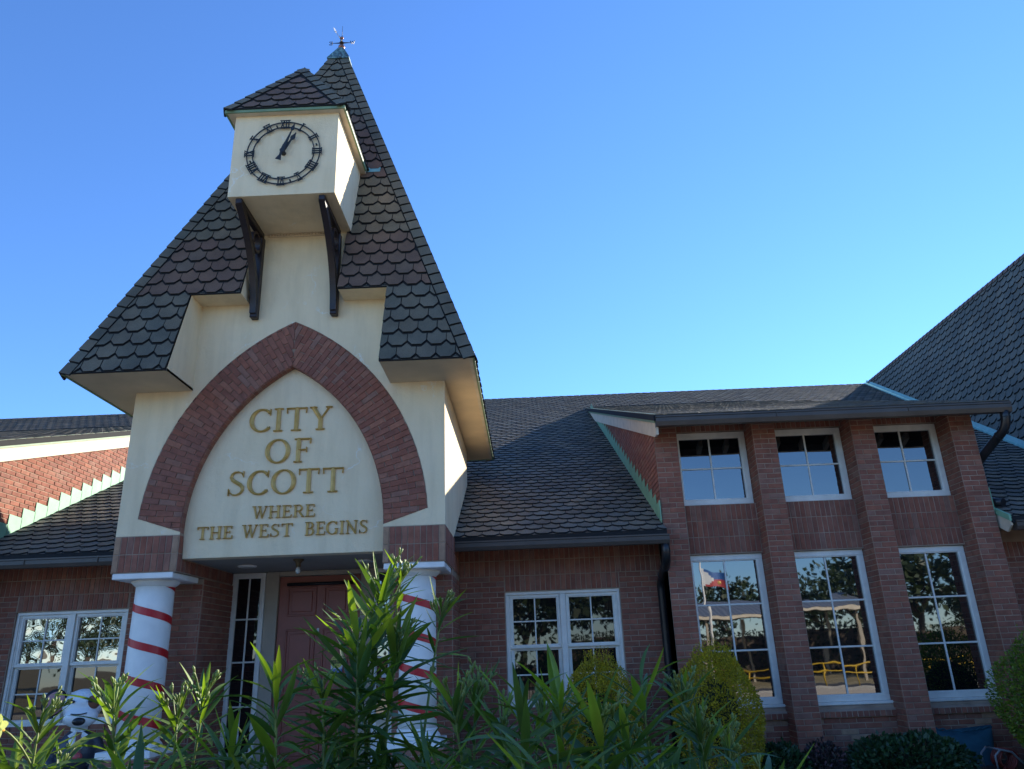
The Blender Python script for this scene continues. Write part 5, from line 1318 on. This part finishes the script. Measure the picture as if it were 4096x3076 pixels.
shrub('golden_shrub', 'large clipped golden-green shrub hiding the foot of the first pilaster', (2.36, 10.55, .80), (.56, .53, .83), 'gold_shrub', 23000, .031, 'clipped shrubs along the wall', 5, .05, 34)
shrub('green_shrub', 'tall bright green shrub cut off by the right edge', (6.78, 10.5, .80), (.80, .65, .92), 'green_shrub', 20000, .038, 'clipped shrubs along the wall', 8, .08, 36)
shrub('leafy_bush', 'dark green leafy bush below the right tall window', (4.75, 10.75, .18), (.80, .45, .30), 'dark_shrub', 5200, .070, 'low bushes below the tall windows', 11, 0)
shrub('leafy_bush', 'dark green leafy bush beside the right golden shrub', (3.12, 10.75, .14), (.36, .35, .28), 'dark_shrub', 2600, .065, 'low bushes below the tall windows', 12, 0)
shrub('plum_bush', 'small plum-leaved bush between the two dark green bushes', (3.68, 10.72, .14), (.27, .27, .29), 'plum_shrub', 1900, .055, 'low bushes below the tall windows', 13, 0)

# ================================================================== PAINTED STATUE
def remesh(mb, size):
    me = mb.mesh('tmp', 'white'); o = bpy.data.objects.new('tmp', me); COL.objects.link(o)
    m = o.modifiers.new('r', 'REMESH'); m.mode = 'VOXEL'; m.voxel_size = size; m.use_smooth_shade = True
    s = o.modifiers.new('s', 'SMOOTH'); s.iterations = 4; s.factor = .6
    bpy.context.view_layer.update(); me2 = bpy.data.meshes.new_from_object(o.evaluated_get(bpy.context.evaluated_depsgraph_get()))
    bpy.data.objects.remove(o); me2.polygons.foreach_set('use_smooth', [True] * len(me2.polygons)); return me2
M['s_white'] = plain('statue_white', (0.78, 0.79, 0.78), .3, .03); M['s_black'] = plain('statue_black', (0.015, 0.014, 0.016), .3, .1); M['s_pink'] = plain('statue_pink', (0.48, 0.23, 0.24), .4, .08)
M['s_brown'] = plain('statue_brown', (0.20, 0.075, 0.035), .35, .15); M['s_suit'] = plain('statue_suit', (0.045, 0.048, 0.062), .4, .1); M['s_tie'] = plain('statue_tie', (0.17, 0.055, 0.060), .4, .5, 40); M['s_red'] = plain('statue_red', (0.50, 0.07, 0.07), .4, .1)
SX, SY = -5.78, 10.36
SROT = Matrix.Translation((SX, SY, 0)) @ Matrix.Rotation(math.radians(27), 4, 'Z') @ Matrix.Translation((-SX, -SY, 0))
stt = thing('animal_statue', 'painted white animal statue with pink ears, brown eye patch and necktie before the left window', 'statue', (SX, SY, 0))
def part_mesh(name, me, mat):
    me.materials.clear(); me.materials.append(M[mat]); o = bpy.data.objects.new(name, me); link(o, stt, SROT); return o
mb = MB(); mb.ellipsoid((SX, SY, .66), (.235, .19, .30)); mb.ellipsoid((SX, SY + .01, .30), (.20, .18, .22))
for s in (-1, 1):
    mb.tube([(SX + s * .18, SY, .82), (SX + s * .30, SY - .04, .62), (SX + s * .22, SY - .17, .50)], [.085, .075, .06], 12); mb.ellipsoid((SX + s * .22, SY - .17, .50), (.07, .07, .07), 12, 8)
    mb.tube([(SX + s * .10, SY, .32), (SX + s * .11, SY - .01, .10)], [.10, .09], 12); mb.ellipsoid((SX + s * .11, SY - .06, .06), (.09, .15, .06), 14, 8)
part_mesh('suit_body', remesh(mb, .016), 's_suit')
mb = MB(); mb.ellipsoid((SX, SY, 1.215), (.235, .215, .205)); mb.ellipsoid((SX, SY - .13, 1.09), (.20, .15, .13)); mb.ellipsoid((SX, SY - .08, 1.25), (.14, .14, .12)); mb.tube([(SX, SY, .88), (SX, SY, 1.1)], .10, 14)
head = part_mesh('head', remesh(mb, .012), 's_white')
def sub(name, mb, mat): return mb.build(name, mat, head, SROT)
for s, tilt in ((-1, .25), (1, -.25)):
    rot = Matrix.Rotation(tilt, 3, 'Y') @ Matrix.Rotation(s * -.35, 3, 'Z')
    c = Vector((SX + s * .325, SY - .01, 1.27)); mb = MB(); mb.ellipsoid(c, (.145, .045, .165), 22, 14, 0, rot); e = sub('ear', mb, 's_black')
    mb = MB(); mb.ellipsoid(c + Vector((-.008 * s, -.030, -.006)), (.118, .026, .138), 22, 14, 0, rot); sub('inner_ear', mb, 's_pink')
mb = MB(); mb.ellipsoid((SX + .115, SY - .155, 1.255), (.085, .06, .085)); sub('eye_patch', mb, 's_brown')
for x, yo in ((-.115, -.205), (.09, -.222)):
    mb = MB(); mb.ellipsoid((SX + x, SY + yo, 1.275), (.032, .015, .020), 14, 8); sub('eye', mb, 's_black')
mb = MB(); mb.ellipsoid((SX - .01, SY - .265, 1.045), (.075, .04, .050), 18, 10); sub('nose', mb, 's_black')
mb = MB(); mb.tube(bez((SX - .11, SY - .262, 1.135), (SX - .02, SY - .295, 1.115), (SX + .07, SY - .275, 1.14), 8), .007, 8); sub('muzzle_line', mb, 's_black')
mb = MB(); mb.ellipsoid((SX, SY - .13, .80), (.10, .075, .14), 16, 12); part_mesh('shirt', mb.mesh('shirt', 's_white'), 's_white')
mb = MB(); stroke_mb(mb, [(SX + .01, .92), (SX + .01, .86), (SX + .015, .70), (SX + .015, .62), (SX + .015, .57)], [.07, .05, .085, .095, .01], SY - .205, .016, .012); part_mesh('necktie', mb.mesh('necktie', 's_tie'), 's_tie')
for s in (-1, 1):
    mb = MB(); stroke_mb(mb, [(SX + s * .02, .93), (SX + s * .085, .86)], [.03, .075], SY - .195, .018, .006); part_mesh('collar', mb.mesh('collar', 's_white'), 's_white')
mb = MB(); mb.ellipsoid((SX + .03, SY - .24, .64), (.055, .045, .05), 14, 10); part_mesh('red_flower', mb.mesh('red_flower', 's_red'), 's_red')

# ================================================================== TEAL SACK AND HOSE CART
M['teal'] = plain('dark_teal_fabric', (0.012, 0.075, 0.105), .7, .2, 12, bmp=.3, bscale=30)
sk = thing('fabric_sack', 'dark teal fabric sack slumped against the brick below the right tall window', 'sack', (5.92, 11.45, 0))
mb = MB(); nu, nv = 24, 12; V = []
for j in range(nv + 1):
    v = j / nv
    for i in range(nu):
        a = 2 * math.pi * i / nu; w = .30 + .10 * v; dpt = .17 * (1 - v) ** .6 + .018
        x = 5.93 + w * math.copysign(abs(math.cos(a)) ** .7, math.cos(a)); y = 11.50 + dpt * math.sin(a) + .05 * v
        z = .02 + .40 * v + (.035 * math.cos(a * 2) + .05 * abs(math.cos(a)) ** 3) * v ** 3 + .008 * math.sin(9 * a + 3 * v); V.append((x, y, z))
mb.add(V, [(j * nu + i, j * nu + (i + 1) % nu, (j + 1) * nu + (i + 1) % nu, (j + 1) * nu + i) for j in range(nv) for i in range(nu)], 0, True)
mb.f.append(tuple(range(nv * nu, nv * nu + nu))); mb.m.append(0); mb.sm.append(True); mb.build('sack_body', 'teal', sk)
mb = MB(); mb.tube([(5.93 + .40 * math.cos(2 * math.pi * i / 24) if False else 5.53 + .8 * i / 24, 11.545, .425 + .045 * abs(math.cos(math.pi * i / 24)) ** 2 + .012 * math.sin(i * 2.1)) for i in range(25)], .013, 6); mb.build('ruffled_hem', 'teal', sk)
hc_ = thing('hose_cart', 'grey tubular hose cart with dark red hose beside the teal sack', 'hose cart', (6.05, 11.0, 0))
M['pipe'] = plain('grey_pipe', (0.20, 0.21, 0.22), .4, .1); M['hose'] = plain('dark_red_hose', (0.20, 0.035, 0.025), .45, .15)
for dy in (-.16, .16):
    mb = MB(); mb.tube([(6.30, 11.0 + dy, .03), (6.12, 11.0 + dy, .24), (5.98, 11.0 + dy, .27), (5.90, 11.0 + dy, .20), (5.90, 11.0 + dy, .03)], .014, 9); mb.build('frame_rail', 'pipe', hc_)
mb = MB(); mb.tube([(5.98, 10.84, .27), (5.98, 11.16, .27)], .012, 8); mb.tube([(6.12, 10.84, .24), (6.12, 11.16, .24)], .012, 8); mb.build('cross_bar', 'pipe', hc_)
mb = MB(); mb.tube([(6.10 + (.115 + .012 * math.sin(k * .7)) * math.cos(k * .35), 10.88 + .0022 * k, .15 + .115 * math.sin(k * .35)) for k in range(110)], .013, 7); mb.tube([(6.02, 10.86, .08), (5.96, 10.78, .07), (5.9, 10.72, .05), (5.8, 10.74, .035), (5.7, 10.9, .035)], .013, 7); mb.build('hose_coil', 'hose', hc_)

# ================================================================== ACROSS THE ROAD (seen in the window glass)
RT = random.Random(5)
def tree_parts(h, rc, n, seed, leaf=.42):
    rng = random.Random(seed); tr = MB(); cl = []
    tr.tube([(0, 0, 0), (rng.uniform(-.1, .1), .05, h * .2), (rng.uniform(-.2, .2), 0, h * .45)], [.26, .2, .15], 9)
    for k in range(7):
        a = k * .9 + rng.uniform(0, .5); e = Vector((rc * .62 * math.cos(a), rc * .62 * math.sin(a), h * rng.uniform(.52, .86)))
        tr.tube(bez((0, 0, h * .36), (e.x * .3, e.y * .3, h * .55), e, 6), [.12, .10, .085, .07, .055, .04, .02], 6); cl.append((e, rc * rng.uniform(.36, .55)))
    cl.append((Vector((0, 0, h * .85)), rc * .5)); cl.append((Vector((0, 0, h * .66)), rc * .55)); V = []; F = []
    for i in range(n):
        c, r = rng.choice(cl); d = Vector((rng.gauss(0, 1), rng.gauss(0, 1), rng.gauss(0, .8))).normalized()
        leafy(V, F, rng, c + d * r * rng.uniform(.45, 1.05), d, leaf * rng.uniform(.6, 1.3), .7)
    cr = MB(); cr.v = V; cr.f = F; cr.m = [0] * len(F); cr.sm = [False] * len(F)
    return tr.mesh('trunk', 'bark'), cr.mesh('crown', 'oak')
KINDS = [tree_parts(7, 3.2, 1500, 1), tree_parts(7, 2.7, 1400, 2), tree_parts(7, 3.6, 1600, 3)]
def plant_tree(x, y, h, kind, rot, label, group=None):
    t = thing('leafy_tree', label, 'tree', (x, y, 0), group); s = h / 7
    for nm, me in zip(('trunk', 'crown'), KINDS[kind]):
        o = bpy.data.objects.new(nm, me); link(o, t, Matrix.Translation((x, y, 0)) @ Matrix.Rotation(rot, 4, 'Z') @ Matrix.Scale(s, 4))
for k in range(17): plant_tree(-48 + 5.4 * k + RT.uniform(-1, 1), -40 + RT.uniform(-4, 4), RT.uniform(6.0, 8.6), k % 3, RT.uniform(0, 6), 'leafy tree in the row across the road, mirrored in the window glass', 'trees across the road')
plant_tree(1.6, -13, 8.5, 2, 1.3, 'leafy tree mirrored in the paired window right of the tower', 'trees across the road')
plant_tree(-3.4, -16, 8, 0, 2.1, 'leafy tree mirrored in the left half of the paired window', 'trees across the road')
for lb, x0, x1, y, h in (('long clipped hedge behind the shelter, added to darken the tall window reflections', 2, 42, -30, 2.6), ('clipped hedge out front, added to darken the paired window reflection', -14, 4.5, -17.5, 2.0)):  # invented hedges, put here to darken what the lower panes mirror
    hg = thing('hedge', lb, 'hedge', ((x0 + x1) / 2, y, 0)); V = []; F = []
    for i in range(int((x1 - x0) * 170)):
        x = RT.uniform(x0, x1); f = RT.uniform(0, 1); p = Vector((x, y + RT.uniform(-.6, .6) * (1 if f > .4 else .2) + (.55 if f <= .4 else 0), h * (RT.uniform(0, 1) if f < .75 else RT.uniform(.9, 1.05)))); leafy(V, F, RT, p, Vector((0, .8, .5)), .20 * RT.uniform(.6, 1.3), .7)
    mb = MB(); mb.v = V; mb.f = F; mb.m = [0] * len(F); mb.sm = [False] * len(F); mb.build('foliage', 'oak', hg, None, kind='stuff')
    mb = MB(); mb.box(x0, x1, y - .45, y + .4, 0, h * .93); mb.build('inner_twigs', 'bark', hg)
plant_tree(23, -24, 8.5, 0, 1.0, 'tall dark tree mirrored in the middle and right tall windows', 'trees across the road')
plant_tree(30, -20, 9, 2, 2.0, 'broad dark tree mirrored in the rightmost tall window', 'trees across the road')
sh_ = thing('metal_shelter', 'open shelter with ribbed grey metal roof mirrored in the tall windows', 'shelter', (12, -23.5, 0))
mb = MB(); n = 90
for i in range(n):
    x0, x1 = 5 + 14 * i / n, 5 + 14 * (i + 1) / n; d0, d1 = (.03, 0) if i % 2 else (0, .03)
    for ya, za, yb, zb in ((-20, 3.45, -23.5, 4.25), (-23.5, 4.25, -27, 3.45)): mb.face([(x0, ya, za + d0), (x1, ya, za + d1), (x1, yb, zb + d1), (x0, yb, zb + d0)])
mb.build('roof', plain('ribbed_metal', (0.30, 0.32, 0.34), .45, .1, metal=.5), sh_)
mb = MB(); mb.box(5, 19, -20.05, -19.98, 3.28, 3.45); mb.build('fascia', 'cream', sh_)
for x in (5.6, 9.9, 14.1, 18.4):
    for y in (-20.4, -26.6): mb = MB(); mb.box(x - .07, x + .07, y - .07, y + .07, 0, 3.4); mb.build('post', 'jamb', sh_)
M['safety'] = plain('safety_yellow', (0.70, 0.42, 0.02), .45, .06)
rl = thing('yellow_railing', 'low yellow pipe railing opposite the building, mirrored in the tall windows', 'railing', (14, -12, 0))
for z in (.95, .62): mb = MB(); mb.tube([(8, -12, z), (21, -12, z)], .035, 8); mb.build('rail', 'safety', rl)
for i in range(9): mb = MB(); x = 8.2 + 1.57 * i; mb.tube([(x, -12, 0), (x, -12, .95)], .03, 8); mb.build('post', 'safety', rl)
fp_ = thing('flagpole', 'white flagpole mirrored in the left tall window', 'flagpole', (6.85, -6, 0))
mb = MB(); mb.tube([(6.85, -6, 0), (6.85, -6, 6.0)], [.055, .03], 10); mb.build('pole', 'white', fp_); mb = MB(); mb.ellipsoid((6.85, -6, 6.05), (.07, .07, .07), 12, 8); mb.build('ball', 'gold', fp_)
fg = thing('flag', 'blue, white and red flag with gold mark mirrored in the left tall window', 'flag', (6.9, -6, 3.9))
nx_, nz_ = 14, 8
def fpos(i, j, off=0): u, v = i / nx_, j / nz_; return (6.9 + .95 * u, -6 + .08 * math.sin(u * 7) * u + off, 4.55 - .62 * v - .22 * u - .05 * math.sin(u * 5 + v))
for nm, test, mt in (('blue_field', lambda u, v: v < .5 and not (u < .5 - abs(v - .5)), 'blue'), ('red_field', lambda u, v: v >= .5 and not (u < .5 - abs(v - .5)), 's_red'), ('white_triangle', lambda u, v: u < .5 - abs(v - .5), 'paper')):
    mb = MB()
    for i in range(nx_):
        for j in range(nz_):
            if test((i + .5) / nx_, (j + .5) / nz_): mb.face([fpos(i, j), fpos(i + 1, j), fpos(i + 1, j + 1), fpos(i, j + 1)], 0, True)
    mb.build(nm, mt, fg)
mb = MB(); mb.ellipsoid(fpos(9, 6, .0), (.09, .012, .08), 10, 8); mb.build('gold_mark', 'gold', fg)
